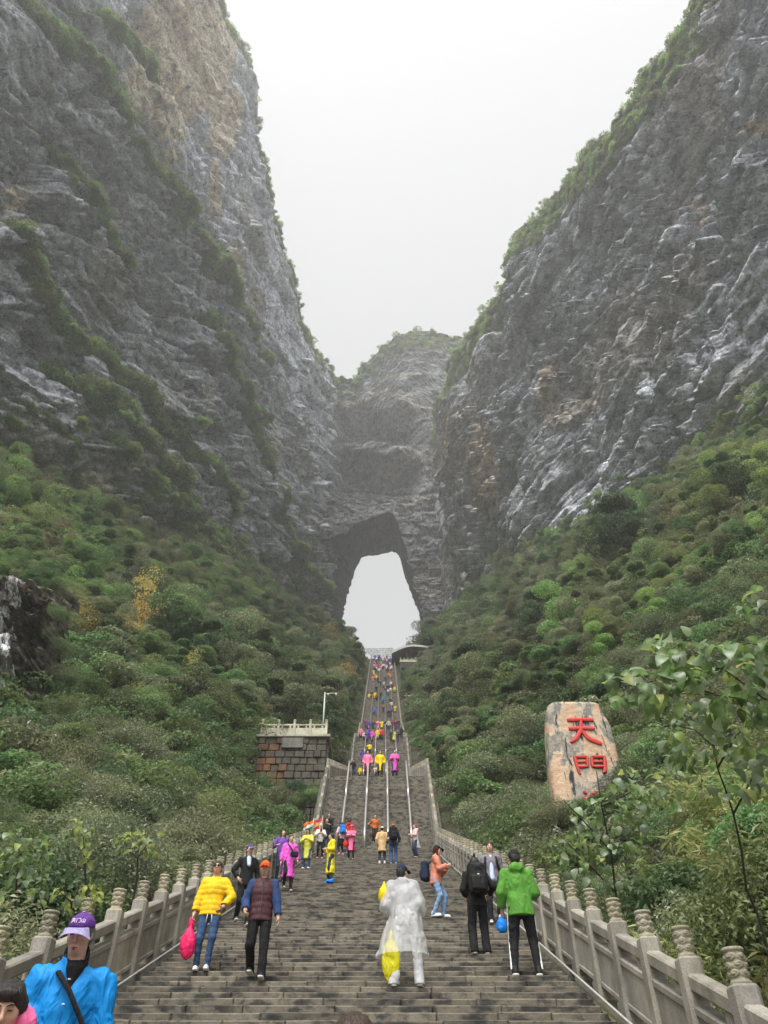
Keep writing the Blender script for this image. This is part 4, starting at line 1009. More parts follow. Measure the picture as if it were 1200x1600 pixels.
stroke_chars('m', [(W((292, 428), (303, 470), (318, 515)), W(15, 15, 10)), (W((290, 431), (355, 431)), W(14, 14)), (W((300, 456), (350, 455)), W(10, 10)), (W((306, 478), (352, 477)), W(12, 12)), (W((351, 430), (353, 480)), W(13, 12)),
                   (W((372, 430), (376, 480)), W(13, 12)), (W((370, 431), (434, 431)), W(14, 14)), (W((380, 456), (426, 455)), W(10, 10)), (W((380, 478), (428, 477)), W(12, 12)), (W((431, 430), (434, 500), (424, 506)), W(15, 15, 9))], stele)
stroke_chars('d', [(W((335, 592), (350, 604)), W(16, 10)), (W((330, 622), (346, 632)), W(16, 10)), (W((334, 672), (356, 646)), W(9, 14)), (W((372, 600), (376, 690)), W(14, 12)), (W((370, 603), (436, 602)), W(14, 14)), (W((434, 602), (438, 685), (424, 690)), W(14, 14, 9)),
                   (W((386, 628), (424, 627)), W(11, 11)), (W((390, 646), (392, 676)), W(10, 10)), (W((388, 648), (420, 647)), W(10, 10)), (W((420, 646), (418, 676)), W(10, 10)), (W((390, 676), (420, 675)), W(10, 10))], stele)

# ------------------------------------------------------------------ masonry platforms with white railings, camera poles
def white_railing(root, x0, x1, y, z, n, h=1.15):
    sp_ = (x1 - x0) / n
    for i in range(n + 1):
        m = MB(); x = x0 + sp_ * i; m.box((x, y, z + h * .45), (.2, .2, h * .9), bev=.03); m.lathe([(.07, 0), (.11, .04), (.09, .1), (.12, .16), (.08, .24)], (x, y, z + h * .9), 10); m.build('post', WHITESTONE, root)
        if i < n:
            m = MB(); m.box((x + sp_ / 2, y, z + .86), (sp_ - .2, .13, .13), bev=.02); m.build('hand_rail', WHITESTONE, root)
            m = MB(); m.box((x + sp_ / 2, y, z + .38), (sp_ - .2, .09, .5), bev=.01); m.build('panel', WHITESTONE, root)
            for q in (.25, .75):
                m = MB(); m.box((x + sp_ * q, y, z + .713), (.12, .1, .16)); m.build('pier_block', WHITESTONE, root)
STAIN = mat_stone('rust_stained_stone', (.17, .08, .035), (.05, .04, .03), 12)
def masonry(label, x0, x1, y0, y1, zb, zt, rows, cols, cap=WHITESTONE, rust=0):
    root = empty('masonry_platform', ((x0 + x1) / 2, y0, zb)); tag(root, label, 'platform'); o0 = Vector(root.location)
    m = MB(); m.box(Vector(((x0 + x1) / 2, (y0 + y1) / 2 + .1, (zb + zt) / 2)) - o0, (x1 - x0 - .2, y1 - y0 - .2, zt - zb)); m.build('core', MASONRY, root)
    hh = (zt - zb) / rows; rm = STAIN
    for r_ in range(rows):
        xs = cuts(x0, x1, (x1 - x0) / cols * .7, (x1 - x0) / cols * 1.3)
        for a, b in zip(xs, xs[1:]):
            m = MB(); dj = random.uniform(0, .13); m.box(Vector(((a + b) / 2, y0 + .1 - dj, zb + hh * (r_ + .5))) - o0, (b - a - .03, .3, hh - .03), bev=.04); q_ = rust and b < x0 + rust and random.random() < .8; o = m.build('wall_stone', STAIN if q_ else MASONRY, root)
            if q_: o['label'] = 'rust-orange stained stone'
    for x in (x0, x1):
        for r_ in range(rows):
            ys = cuts(y0 + .2, y1, 1.0, 1.8)
            for a, b in zip(ys, ys[1:]):
                m = MB(); m.box(Vector((x + random.uniform(-.03, .03), (a + b) / 2, zb + hh * (r_ + .5))) - o0, (.3, b - a - .03, hh - .03)); m.build('wall_stone', MASONRY, root)
    m = MB(); m.box(Vector(((x0 + x1) / 2, (y0 + y1) / 2, zt + .1)) - o0, (x1 - x0 + .5, y1 - y0 + .5, .2), bev=.03); m.build('cap_slab', cap, root)
    return root, o0
A, B = at_fwd(406, 1149, 51.6), at_fwd(511, 1149, 51.6); zt = A.z - .2
pl, o0 = masonry('dark stone retaining wall below the white railing left of the stairs', A.x, B.x, 51.6, 59.5, zt - 6.5, zt, 13, 8, rust=2.2)
q = at_fwd(457, 1161, 51.4) - o0; m = MB(); m.box(q + Vector((0, -.02, 0)), (1.5, .12, .75), bev=.02); m.build('plaque', mat_stone('grey_plaque', (.2, .2, .19)), pl)
rt = empty('white_railing', (A.x, 51.7, zt + .2)); tag(rt, 'white stone railing of four panels on top of the dark retaining wall', 'railing'); white_railing(rt, .1, B.x - A.x - .1, .05, 0, 4)
def camera_pole(px, py0, py1, d, label, arm=1):
    a, b = at_fwd(px, py1, d), at_fwd(px, py0, d); t = empty('camera_pole', a); tag(t, label, 'camera pole'); h = b.z - a.z
    m = MB(); m.tube([(0, 0, -.3), (0, 0, h)], [.07, .05], 8); m.build('pole', PALEMETAL, t, True)
    m = MB(); m.tube([(0, 0, h - .1), (arm * .9, 0, h - .05)], .035, 6); m.build('arm', PALEMETAL, t, True)
    for x, dz in ((.25, -.12), (.85, -.08)):
        m = MB(); m.lathe([(.03, -.2), (.07, -.17), (.09, -.1), (.095, 0), (.04, .03)], (arm * x, 0, h - .1), 10); m.build('dome_camera', WHITESTONE, t, True)
camera_pole(504, 1082, 1149, 52.6, 'slim pale camera pole standing at the right end of the white railing on the left')
A, B = at_fwd(640, 1112, 118), at_fwd(667, 1112, 118)
pl, o0 = masonry('small stone platform half hidden in bushes right of the upper stairs', A.x, B.x, 118, 122, A.z - 3.5, A.z - .2, 5, 4)
rt = empty('white_railing', (A.x, 118.1, A.z)); tag(rt, 'short pale railing on the small platform right of the upper stairs', 'railing'); white_railing(rt, .1, B.x - A.x - .1, .1, 0, 2, 1.3)
camera_pole(641.5, 1086, 1112, 119, 'small pale camera pole on the platform right of the upper stairs', -1)
A, B = at_fwd(625, 1034, 164), at_fwd(674, 1034, 164)
pl, o0 = masonry('grey block wall under a white railing at the right of the stair top', A.x, B.x, 164, 170, A.z - 4.2, A.z - .2, 5, 9)
rt = empty('white_railing', (A.x, 164.2, A.z)); tag(rt, 'white railing of many small posts at the right of the stair top', 'railing'); white_railing(rt, .1, B.x - A.x - .1, .1, 0, 8, 1.3)
A, B = at_fwd(521, 1036, 190), at_fwd(531, 1036, 190)
rt = empty('white_railing', (A.x, 190, A.z)); tag(rt, 'tiny white railing in the trees at the left of the stair top', 'railing'); white_railing(rt, 0, B.x - A.x, 0, 0, 2, 1.3)
# pavilion roof right of the stair top
def seq(pts, d): return [at_fwd(x, y, d) for x, y in pts]
t = empty('pavilion', at_fwd(650, 1030, 174)); tag(t, 'low pavilion with a curved grey roof edge right of the stair top', 'pavilion'); o0 = Vector(t.location)
rf = seq([(612, 1021), (622, 1016), (634, 1011.5), (645, 1010), (658, 1011), (672, 1013), (684, 1015.5)], 172)
bm = MB()
for a, b in zip(rf, rf[1:]):
    bm.hexa([tuple(Vector(p) - o0) for p in ((a.x, 171, a.z - .6), (b.x, 171, b.z - .6), (b.x, 181, b.z + .2), (a.x, 181, a.z + .2), (a.x, 171, a.z), (b.x, 171, b.z), (b.x, 181, b.z + .6), (a.x, 181, a.z + .6))])
bm.build('roof', mat_plain('grey_roof', (.5, .49, .46), .6), t)
for px, py in ((635, 1012), (659, 1013), (680, 1016)):
    a = at_fwd(px, py, 173); m = MB(); m.tube([a - o0, a - o0 - Vector((0, 0, 4.5))], .16, 8); m.build('column', mat_plain('green_grey_column', (.2, .22, .17), .6), t, True)
m = MB(); m.box(at_fwd(650, 1030, 181) - o0, (10.5, .4, 4)); m.build('back_wall', mat_plain('dark_wall', (.05, .045, .04), .8), t)
# glazed canopy over the head of the stairs
t = empty('glazed_canopy', at_fwd(597, 1027, 187)); tag(t, 'pale steel and glass canopy frame over the head of the stairs', 'canopy'); o0 = Vector(t.location)
c00, c10, c01, c11 = at_fwd(567, 1014, 193), at_fwd(614, 1013, 193), at_fwd(583, 1027, 187.5), at_fwd(613, 1026, 187.5)
gm, gnt, gbs, _o = newmat('canopy_glass'); gbs.inputs['Base Color'].default_value = (.8, .84, .86, 1); gbs.inputs['Roughness'].default_value = .15; gbs.inputs['Transmission Weight'].default_value = .85; gbs.inputs['IOR'].default_value = 1.05
lp = lambda u, v: (c00.lerp(c10, u)).lerp(c01.lerp(c11, u), v) - o0
for i in range(9):
    m = MB(); m.tube([lp(i / 8, 0), lp(i / 8, 1)], .09, 6); m.build('rafter', PALEMETAL, t, True)
for j in range(5):
    m = MB(); m.tube([lp(0, j / 4) + Vector((0, 0, .05)), lp(1, j / 4) + Vector((0, 0, .05))], .1, 6); m.build('purlin', PALEMETAL, t, True)
for i in range(8):
    for j in range(4):
        a, b, c, d_ = lp(i / 8 + .01, j / 4 + .02), lp(i / 8 + .115, j / 4 + .02), lp(i / 8 + .115, j / 4 + .23), lp(i / 8 + .01, j / 4 + .23); up_ = Vector((0, 0, .03))
        m = MB(); m.hexa([a + up_, b + up_, c + up_, d_ + up_, a + up_ * 2, b + up_ * 2, c + up_ * 2, d_ + up_ * 2]); m.build('pane', gm, t)
for u, v in ((0, 0), (1, 0), (0, 1), (1, 1), (.5, 0)):
    p = lp(u, v); m = MB(); m.tube([p, Vector((p.x, p.y, p.z - 4.5))], .14, 6); m.build('canopy_post', PALEMETAL, t, True)
# concrete fence climbing the hill to the right of the cave
t = empty('concrete_fence', at_fwd(720, 990, 205)); tag(t, 'pale concrete rail fence climbing the hillside right of the cave mouth', 'fence'); o0 = Vector(t.location)
line = seq([(690, 998), (708, 988), (726, 979), (745, 972), (760, 970), (778, 968)], 204)
for dz, r_ in ((0, .26), (-1.0, .15)):
    m = MB(); m.tube([p - o0 + Vector((0, 0, dz)) for p in line], r_, 6); m.build('rail', WHITESTONE, t, True)
for p in line[::1]:
    m = MB(); m.box(p - o0 + Vector((0, 0, -.8)), (.4, .4, 2.4)); m.build('fence_post', WHITESTONE, t)

# ------------------------------------------------------------------ wet rock face and waterfall at the left edge
ns, nh = 110, 190
u, v = np.meshgrid(np.linspace(0, 1, ns), np.linspace(0, 1, nh), indexing='ij')
bx = -27.5 + 8.6 * u; bz = 10 + 19.5 * v; by = 34.0 + .8 * u ** 2 + 3.5 * v + 1.5 * sstep(.95, 1, u)
f1, e1, _ = facet(bx / 2.2, bz / 1.1, 501); f2, e2, _ = facet(bx / .85, bz / .42, 502); f3, e3, _ = facet(bx / .35, bz / .2, 503)
dd = 1.0 * fbm(np.stack([bx / 4, bz / 4, 0 * bx], -1), 3, 505) + .8 * f1 + .6 * f2 + .26 * f3
P = np.stack([bx, by - dd, bz], -1); g = .17 + .07 * fbm(np.stack([bx, bz, 0 * bx], -1), 3, 506)
brn = np.stack([g * 1.15, g * 1.0, g * .88], -1)
o = link('wet_rock_face', gridmesh('wet_rock_face', P - np.array([-20, 34, 12]), {'cd': brn}, smooth=False), ROCK); o.location = (-20, 34, 12); tag(o, 'dark broken rock outcrop at the left edge with a waterfall beside it', 'rock')
for k_, (px_, py_) in enumerate([(88, 905), (98, 950), (92, 1000), (106, 1045), (96, 1095), (88, 1140), (84, 1180), (62, 1195), (30, 1205), (70, 882), (36, 868)]):
    q = at_fwd(px_, py_, 33.6); kk = ('dark shrub', 'green shrub', 'dark shrub')[k_ % 3]; c_ = lown[(0, 1, 3)[k_ % 3]]; r_ = empty('shrub', (q.x, q.y + .3, q.z - .5), k_); r_.scale = (.62, .62, .9)
    tag(r_, 'low %s clinging to the %s of the dark outcrop' % (SHORT[kk], ['upper right corner', 'right edge, high', 'right edge, upper middle', 'right edge, middle', 'right edge, lower middle', 'right edge, low', 'lower right corner', 'bottom edge', 'bottom left', 'top edge', 'top left'][k_]), 'shrub', 'shrubs round the dark rock outcrop'); link('crown', c_, None, r_)
wm, wnt, wbs, wout = newmat('falling_water'); wbs.inputs['Base Color'].default_value = (.8, .83, .85, 1); wbs.inputs['Roughness'].default_value = .3
wn = noise(wnt, scaled(wnt, geo_pos(wnt), (3.5, 1, .4)), 2.2, 6, .7); tp = wnt.nodes.new('ShaderNodeBsdfTransparent'); mx = wnt.nodes.new('ShaderNodeMixShader')
wnt.links.new(ramp(wnt, wn, [(.42, (0, 0, 0)), (.6, (.9, .9, .9))]), mx.inputs[0]); wnt.links.new(tp.outputs[0], mx.inputs[1]); wnt.links.new(wbs.outputs[0], mx.inputs[2]); wnt.links.new(mx.outputs[0], wout.inputs['Surface'])
wf = []
for i in range(60):
    v_ = 1 - i / 59; z = 11 + 18.3 * v_; c = -20.3 + .35 * math.sin(z * .9) - 1.3 * v_; row = []
    for k in range(9):
        x = c + (k - 4) * .16 * (1 + .25 * math.sin(z * 1.7)); iu = int(np.clip((x + 27.5) / 8.6 * (ns - 1), 0, ns - 1)); iv = int(np.clip((z - 10) / 19.5 * (nh - 1), 0, nh - 1)); row.append((x, P[iu, iv, 1] - .3, z))
    wf.append(row)
o = link('waterfall', gridmesh('waterfall', np.array(wf) - np.array([-21, 37, 12])), wm); o.location = (-21, 37, 12); tag(o, 'thin white waterfall running down the dark rock at the left edge', 'waterfall')

# ------------------------------------------------------------------ large-leaved plants whose leaves can be told apart
def big_leaf(name, mat, wdt=.62, pts=7):
    prof = [(0, 0), (.1, .5), (.3, .95), (.5, 1), (.7, .78), (.88, .4), (1, .0)]
    V, Fc = [], []
    for t, q in prof:
        z = .12 * math.sin(t * 3) - .22 * t * t
        V += [(-q * wdt / 2, t, z + .10 * q), (0, t, z), (q * wdt / 2, t, z + .10 * q)]
    for i in range(len(prof) - 1):
        a = i * 3; Fc += [(a, a + 1, a + 4, a + 3), (a + 1, a + 2, a + 5, a + 4)]
    me = npmesh(name, np.array(V), Fc, True); me.materials.append(mat)
    a = me.attributes.new('v', 'FLOAT', 'POINT'); a.data.foreach_set('value', rng.uniform(.2, .8, len(V)).astype(np.float32)); return me
LFB = [big_leaf('leaf', mat_leaf('big_leaf_green', (.12, .22, .04), (.2, .32, .07), .35, .02, .55)), big_leaf('leaf', mat_leaf('big_leaf_pale', (.18, .27, .13), (.26, .35, .18), .3, .02, .45), .7), big_leaf('leaf', mat_leaf('big_leaf_lime', (.28, .36, .04), (.38, .44, .07), .4, .02, .55), .6)]
def leafy(name, label, stems, regions, Z, size, weights, group=None, jitter=.5):
    """stems: pixel polylines; regions: (x0,y0,x1,y1,count)"""
    b = at_depth(*stems[0][0], Z); t = empty(name, b); tag(t, label, 'sapling' if name == 'sapling' else 'tree', group); o0 = Vector(b); tips = []
    for si, st in enumerate(stems):
        pts = [at_depth(x, y, Z + (0 if si == 0 else random.uniform(-.4, .4) * (i / max(1, len(st) - 1)))) - o0 for i, (x, y) in enumerate(st)]
        if si == 0:
            g = pts[0] + o0; pts = [Vector((g.x, g.y, float(terrain(g.x, g.y)) - .2)) - o0] + pts
        m = MB(); n = len(pts); m.tube(pts, [(.013 if si == 0 else .008) * (1 - .75 * i / (n - 1)) * Z / 8 + .003 for i in range(n)], 6); m.build('stem', BARK, t, True)
        tips += pts[1:]
    for x0, y0, x1, y1, cnt in regions:
        for _ in range(cnt):
            p = at_depth(random.uniform(x0, x1), random.uniform(y0, y1), Z + random.uniform(-jitter, jitter)) - o0
            me = random.choices(LFB, weights)[0]; o = link('leaf', me, None, t); s = size * random.uniform(.6, 1.25); o.scale = (s, s, s)
            near = min(tips, key=lambda q: (q - p).length); dv = (p - near); dv.z -= .35 * dv.length + .05; dv += Vector([random.uniform(-.12, .12) for _ in range(3)])
            e = dv.to_track_quat('Y', 'Z').to_euler(); o.rotation_euler = (e.x + random.uniform(-.4, .3), e.y + random.uniform(-.7, .7), e.z); o.location = p
leafy('sapling', 'slim sapling with large drooping bright leaves rising behind the right balustrade', [[(1185, 1432), (1166, 1388), (1158, 1325), (1146, 1272), (1136, 1240), (1121, 1200), (1116, 1166)], [(1116, 1166), (1085, 1140), (1040, 1130)], [(1121, 1200), (1150, 1150), (1195, 1105)], [(1146, 1272), (1178, 1210), (1190, 1150)]],
      [(1040, 1110, 1190, 1195, 120), (1090, 1190, 1200, 1250, 34)], 8.2, .165, (5, 5, 1.6))
leafy('leafy_tree', 'large-leaved tree at the right edge whose dark branch reaches into the picture', [[(1330, 1330), (1310, 1200), (1290, 1108), (1250, 960)], [(1290, 1108), (1200, 1096), (1120, 1086), (1060, 1083)], [(1200, 1096), (1130, 1045), (1080, 1015)], [(1120, 1086), (1040, 1060), (965, 1075)], [(1290, 1108), (1200, 1010), (1140, 1000)], [(1250, 960), (1220, 930), (1195, 938)]],
      [(950, 1045, 1090, 1100, 66), (1020, 995, 1200, 1080, 130), (1090, 1080, 1200, 1125, 50), (1150, 915, 1205, 970, 14), (1200, 920, 1320, 1080, 36)], 7.4, .165, (6, 4, 1))
leafy('sapling', 'broad-leaved sapling half hiding the lettered stone', [[(962, 1395), (955, 1330), (940, 1260), (932, 1205)], [(955, 1330), (900, 1270), (880, 1250)], [(940, 1260), (1000, 1230), (1040, 1215)], [(962, 1395), (910, 1340), (870, 1300)]],
      [(955, 1205, 1060, 1260, 70), (890, 1250, 1010, 1330, 110), (870, 1310, 990, 1385, 80)], 13.5, .19, (5, 5, 1.2), jitter=.8)
leafy('sapling', 'upright sapling with pale lime leaves behind the left balustrade', [[(135, 1400), (132, 1340), (130, 1290)]], [(118, 1283, 148, 1345, 26)], 11, .13, (1, 1, 5), jitter=.2)
leafy('sapling', 'low sapling with yellowing leaves above the left posts', [[(110, 1440), (112, 1410), (125, 1385)], [(112, 1410), (95, 1395)]], [(88, 1382, 152, 1420, 40)], 9, .11, (1, 1, 6), jitter=.2)
leafy('sapling', 'bright lime-leaved sapling spreading sideways behind the left posts', [[(215, 1370), (215, 1340), (235, 1312)], [(215, 1340), (190, 1320)]], [(178, 1300, 250, 1335, 60)], 12, .125, (3, 1, 4), jitter=.3)
leafy('sapling', 'round-leaved plant at the left edge beside the first posts', [[(20, 1450), (25, 1390), (30, 1320)], [(25, 1390), (55, 1350)]], [(0, 1295, 75, 1410, 90)], 9.5, .125, (5, 4, 1), jitter=.4)
# ------------------------------------------------------------------ people: a distance field is modelled and skinned, one continuous surface per body or garment
class Field:
    def __init__(s, lo, hi, h):
        s.h = h; s.lo = np.array(lo, float); s.n = np.ceil((np.array(hi, float) - s.lo) / h).astype(int) + 2
        s.g = np.full(s.n, 0.3); s.ax = [s.lo[i] + h * np.arange(s.n[i]) for i in range(3)]
    def _blk(s, lo, hi):
        a = np.clip(np.floor((np.array(lo) - s.lo) / s.h).astype(int), 0, s.n); b = np.clip(np.ceil((np.array(hi) - s.lo) / s.h).astype(int) + 1, 0, s.n)
        if (b <= a).any(): return None, None
        sl = tuple(slice(a[i], b[i]) for i in range(3))
        X = np.stack(np.meshgrid(*[s.ax[i][sl[i]] for i in range(3)], indexing='ij'), -1)
        return sl, X
    def _join(s, sl, d, k, sub=False):
        g = s.g[sl]
        if sub:
            d = -d; hh = np.clip(.5 - .5 * (g - d) / k, 0, 1) if k else None
            s.g[sl] = np.maximum(g, d) if not k else g * (1 - hh) + d * hh + k * hh * (1 - hh)
        elif k:
            hh = np.clip(.5 + .5 * (g - d) / k, 0, 1); s.g[sl] = g * (1 - hh) + d * hh - k * hh * (1 - hh)
        else: s.g[sl] = np.minimum(g, d)
    def cap(s, a, b, ra, rb=None, k=.02, flat=1.0, right=(1, 0, 0), sub=False):
        """tapered limb; flat < 1 squeezes it at right angles to 'right'"""
        rb = ra if rb is None else rb; a = np.array(a, float); b = np.array(b, float); m = max(ra, rb) + k + 2 * s.h
        sl, X = s._blk(np.minimum(a, b) - m, np.maximum(a, b) + m)
        if sl is None: return s
        ba = b - a; L2 = max(ba @ ba, 1e-9); q = X - a; t = np.clip((q @ ba) / L2, 0, 1); e = q - t[..., None] * ba; r = ra + (rb - ra) * t
        if flat != 1.0:
            ax = ba / math.sqrt(L2); rt = np.array(right, float); rt = rt - ax * (rt @ ax); rt /= np.linalg.norm(rt); fw = np.cross(ax, rt); f = e @ fw
            ln = np.sqrt(np.maximum((e * e).sum(-1) - f * f + (f / flat) ** 2, 0)); d = (ln - r) * (.5 + .5 * flat)
        else: d = np.sqrt((e * e).sum(-1)) - r
        s._join(sl, d, k, sub); return s
    def ell(s, c, r, M=None, k=.015, sub=False):
        c = np.array(c, float); r = np.array(r, float); m = r.max() + k + 2 * s.h; sl, X = s._blk(c - m, c + m)
        if sl is None: return s
        q = X - c
        if M is not None: q = q @ np.array(M)                       # columns of M are the local axes
        k0 = np.sqrt(((q / r) ** 2).sum(-1)); k1 = np.sqrt(((q / (r * r)) ** 2).sum(-1)); s._join(sl, k0 * (k0 - 1) / np.maximum(k1, 1e-6), k, sub); return s
    def box(s, c, hf, M=None, rd=.02, k=.01, sub=False):
        c = np.array(c, float); hf = np.array(hf, float); m = np.linalg.norm(hf) + rd + k; sl, X = s._blk(c - m, c + m)
        if sl is None: return s
        q = X - c
        if M is not None: q = q @ np.array(M)
        q = np.abs(q) - hf + rd; d = np.sqrt((np.maximum(q, 0) ** 2).sum(-1)) + np.minimum(q.max(-1), 0) - rd; s._join(sl, d, k, sub); return s
    def cut(s, p, nrm, k=.004):
        """keep what lies against the normal"""
        X = np.stack(np.meshgrid(*s.ax, indexing='ij'), -1); s.g = np.maximum(s.g, (X - np.array(p, float)) @ np.array(nrm, float)); return s
    def wrinkle(s, amp, sc, seed=0, vert=.5):
        m = np.abs(s.g) < amp + 3 * s.h; i = np.nonzero(m)
        X = np.stack([s.ax[j][i[j]] for j in range(3)], -1); P = X * np.array([sc, sc, sc * vert]) + seed * 3.7
        P = P + .35 * np.stack([vnoise(P * .7 + 9, seed), vnoise(P * .7 + 19, seed), vnoise(P * .7 + 29, seed)], -1)
        s.g[m] += amp * (1 - 2 * np.abs(vnoise(P, seed + 1))) + .4 * amp * vnoise(P * 2.3, seed + 2); return s
    def mesh(s, name, mat, open_below=None):
        g = s.g; ins = g < 0; c = [ins[i:ins.shape[0] - 1 + i, j:ins.shape[1] - 1 + j, k:ins.shape[2] - 1 + k] for i in (0, 1) for j in (0, 1) for k in (0, 1)]
        cnt = sum(x.astype(np.int8) for x in c); act = (cnt > 0) & (cnt < 8); I = np.stack(np.nonzero(act), -1)
        if not len(I): return bpy.data.meshes.new(name)
        idx = np.full(act.shape, -1, np.int64); idx[tuple(I.T)] = np.arange(len(I)); acc = np.zeros((len(I), 3)); num = np.zeros(len(I)); co = [(i, j, k) for i in (0, 1) for j in (0, 1) for k in (0, 1)]
        val = np.stack([g[I[:, 0] + a, I[:, 1] + b, I[:, 2] + d] for a, b, d in co], -1)
        for p in range(8):
            for q in range(p + 1, 8):
                if sum(abs(co[p][t] - co[q][t]) for t in range(3)) != 1: continue
                m = (val[:, p] < 0) != (val[:, q] < 0); den = val[:, p] - val[:, q]; t = np.where(m, val[:, p] / np.where(np.abs(den) < 1e-9, 1, den), 0)[:, None]
                pt = np.array(co[p]) + t * (np.array(co[q]) - np.array(co[p])); acc += np.where(m[:, None], pt, 0); num += m
        V = s.lo + s.h * (I + acc / num[:, None]); Q = []
        for ax in range(3):
            o1, o2 = [(1, 2), (2, 0), (0, 1)][ax]; sl0 = [slice(None)] * 3; sl1 = [slice(None)] * 3; sl0[ax] = slice(0, -1); sl1[ax] = slice(1, None)
            A, B = ins[tuple(sl0)], ins[tuple(sl1)]; E = np.stack(np.nonzero(A != B), -1)
            E = E[(E[:, o1] > 0) & (E[:, o2] > 0) & (E[:, o1] < g.shape[o1] - 1) & (E[:, o2] < g.shape[o2] - 1)]
            def at(d1, d2):
                e = E.copy(); e[:, o1] += d1; e[:, o2] += d2; return idx[tuple(e.T)]
            quad = np.stack([at(-1, -1), at(0, -1), at(0, 0), at(-1, 0)], -1); fl = ~A[tuple(E.T)]; quad[fl] = quad[fl][:, ::-1]; Q.append(quad)
        Q = np.concatenate(Q); Q = Q[(Q >= 0).all(1)]
        if open_below is not None:
            zc = V[Q][:, :, 2]; Q = Q[~((zc.max(1) < open_below + 1.2 * s.h))]
        me = npmesh(name, V, Q, True)
        for m_ in (mat if isinstance(mat, (list, tuple)) else [mat]): me.materials.append(m_)
        return me
def V3(*a): return np.array(a, float)
def ik(a, b, l1, l2, hint):
    d = b - a; L = np.linalg.norm(d); mx = (l1 + l2) * .998
    if L > mx: b = a + d / L * mx; d = b - a; L = mx
    u = d / L; x = (l1 * l1 - l2 * l2 + L * L) / (2 * L); y = math.sqrt(max(l1 * l1 - x * x, 0)); h = np.array(hint, float); h = h - u * (h @ u); h /= max(np.linalg.norm(h), 1e-6)
    return a + u * x + h * y, b
SKIN = mat_plain('skin', (.6, .37, .27), .5, 0, 40, .1, .06)
SKIN.node_tree.nodes['Principled BSDF'].inputs['Subsurface Weight'].default_value = .0
HAIR = mat_hair('black_hair', (.014, .011, .01)); BROWNHAIR = mat_hair('brown_hair', (.035, .02, .013))
LIP = mat_plain('lip', (.36, .1, .09), .45); REDLIP = mat_plain('red_lip', (.5, .03, .04), .35); EYEM = mat_plain('dark_eye', (.02, .015, .012), .25); SOLE = mat_plain('shoe_sole', (.75, .75, .73), .6)
_cl = {}
def cloth(nm, col, rough=.75, wr=.6, sc=9, sheen=0):
    if nm not in _cl: _cl[nm] = mat_cloth(nm, col, rough, wr, sc, False, sheen)
    return _cl[nm]
def sheer(nm, col, alpha):
    if nm in _cl: return _cl[nm]
    m, nt, bs, out = newmat(nm); bs.inputs['Base Color'].default_value = (*col, 1); bs.inputs['Roughness'].default_value = .35
    n1 = noise(nt, coords(nt, 'Object', (1, 1, .5)), 11, 3, .5, 1); bump(nt, bs, n1, .8, .05)
    tr = nt.nodes.new('ShaderNodeBsdfTranslucent'); tr.inputs['Color'].default_value = (*col, 1); tp = nt.nodes.new('ShaderNodeBsdfTransparent')
    a = N(nt, 'ShaderNodeMixShader', Fac=.35); b = N(nt, 'ShaderNodeMixShader', Fac=1 - alpha)
    nt.links.new(bs.outputs[0], a.inputs[1]); nt.links.new(tr.outputs[0], a.inputs[2]); nt.links.new(a.outputs[0], b.inputs[1]); nt.links.new(tp.outputs[0], b.inputs[2]); nt.links.new(b.outputs[0], out.inputs['Surface'])
    _cl[nm] = m; return m

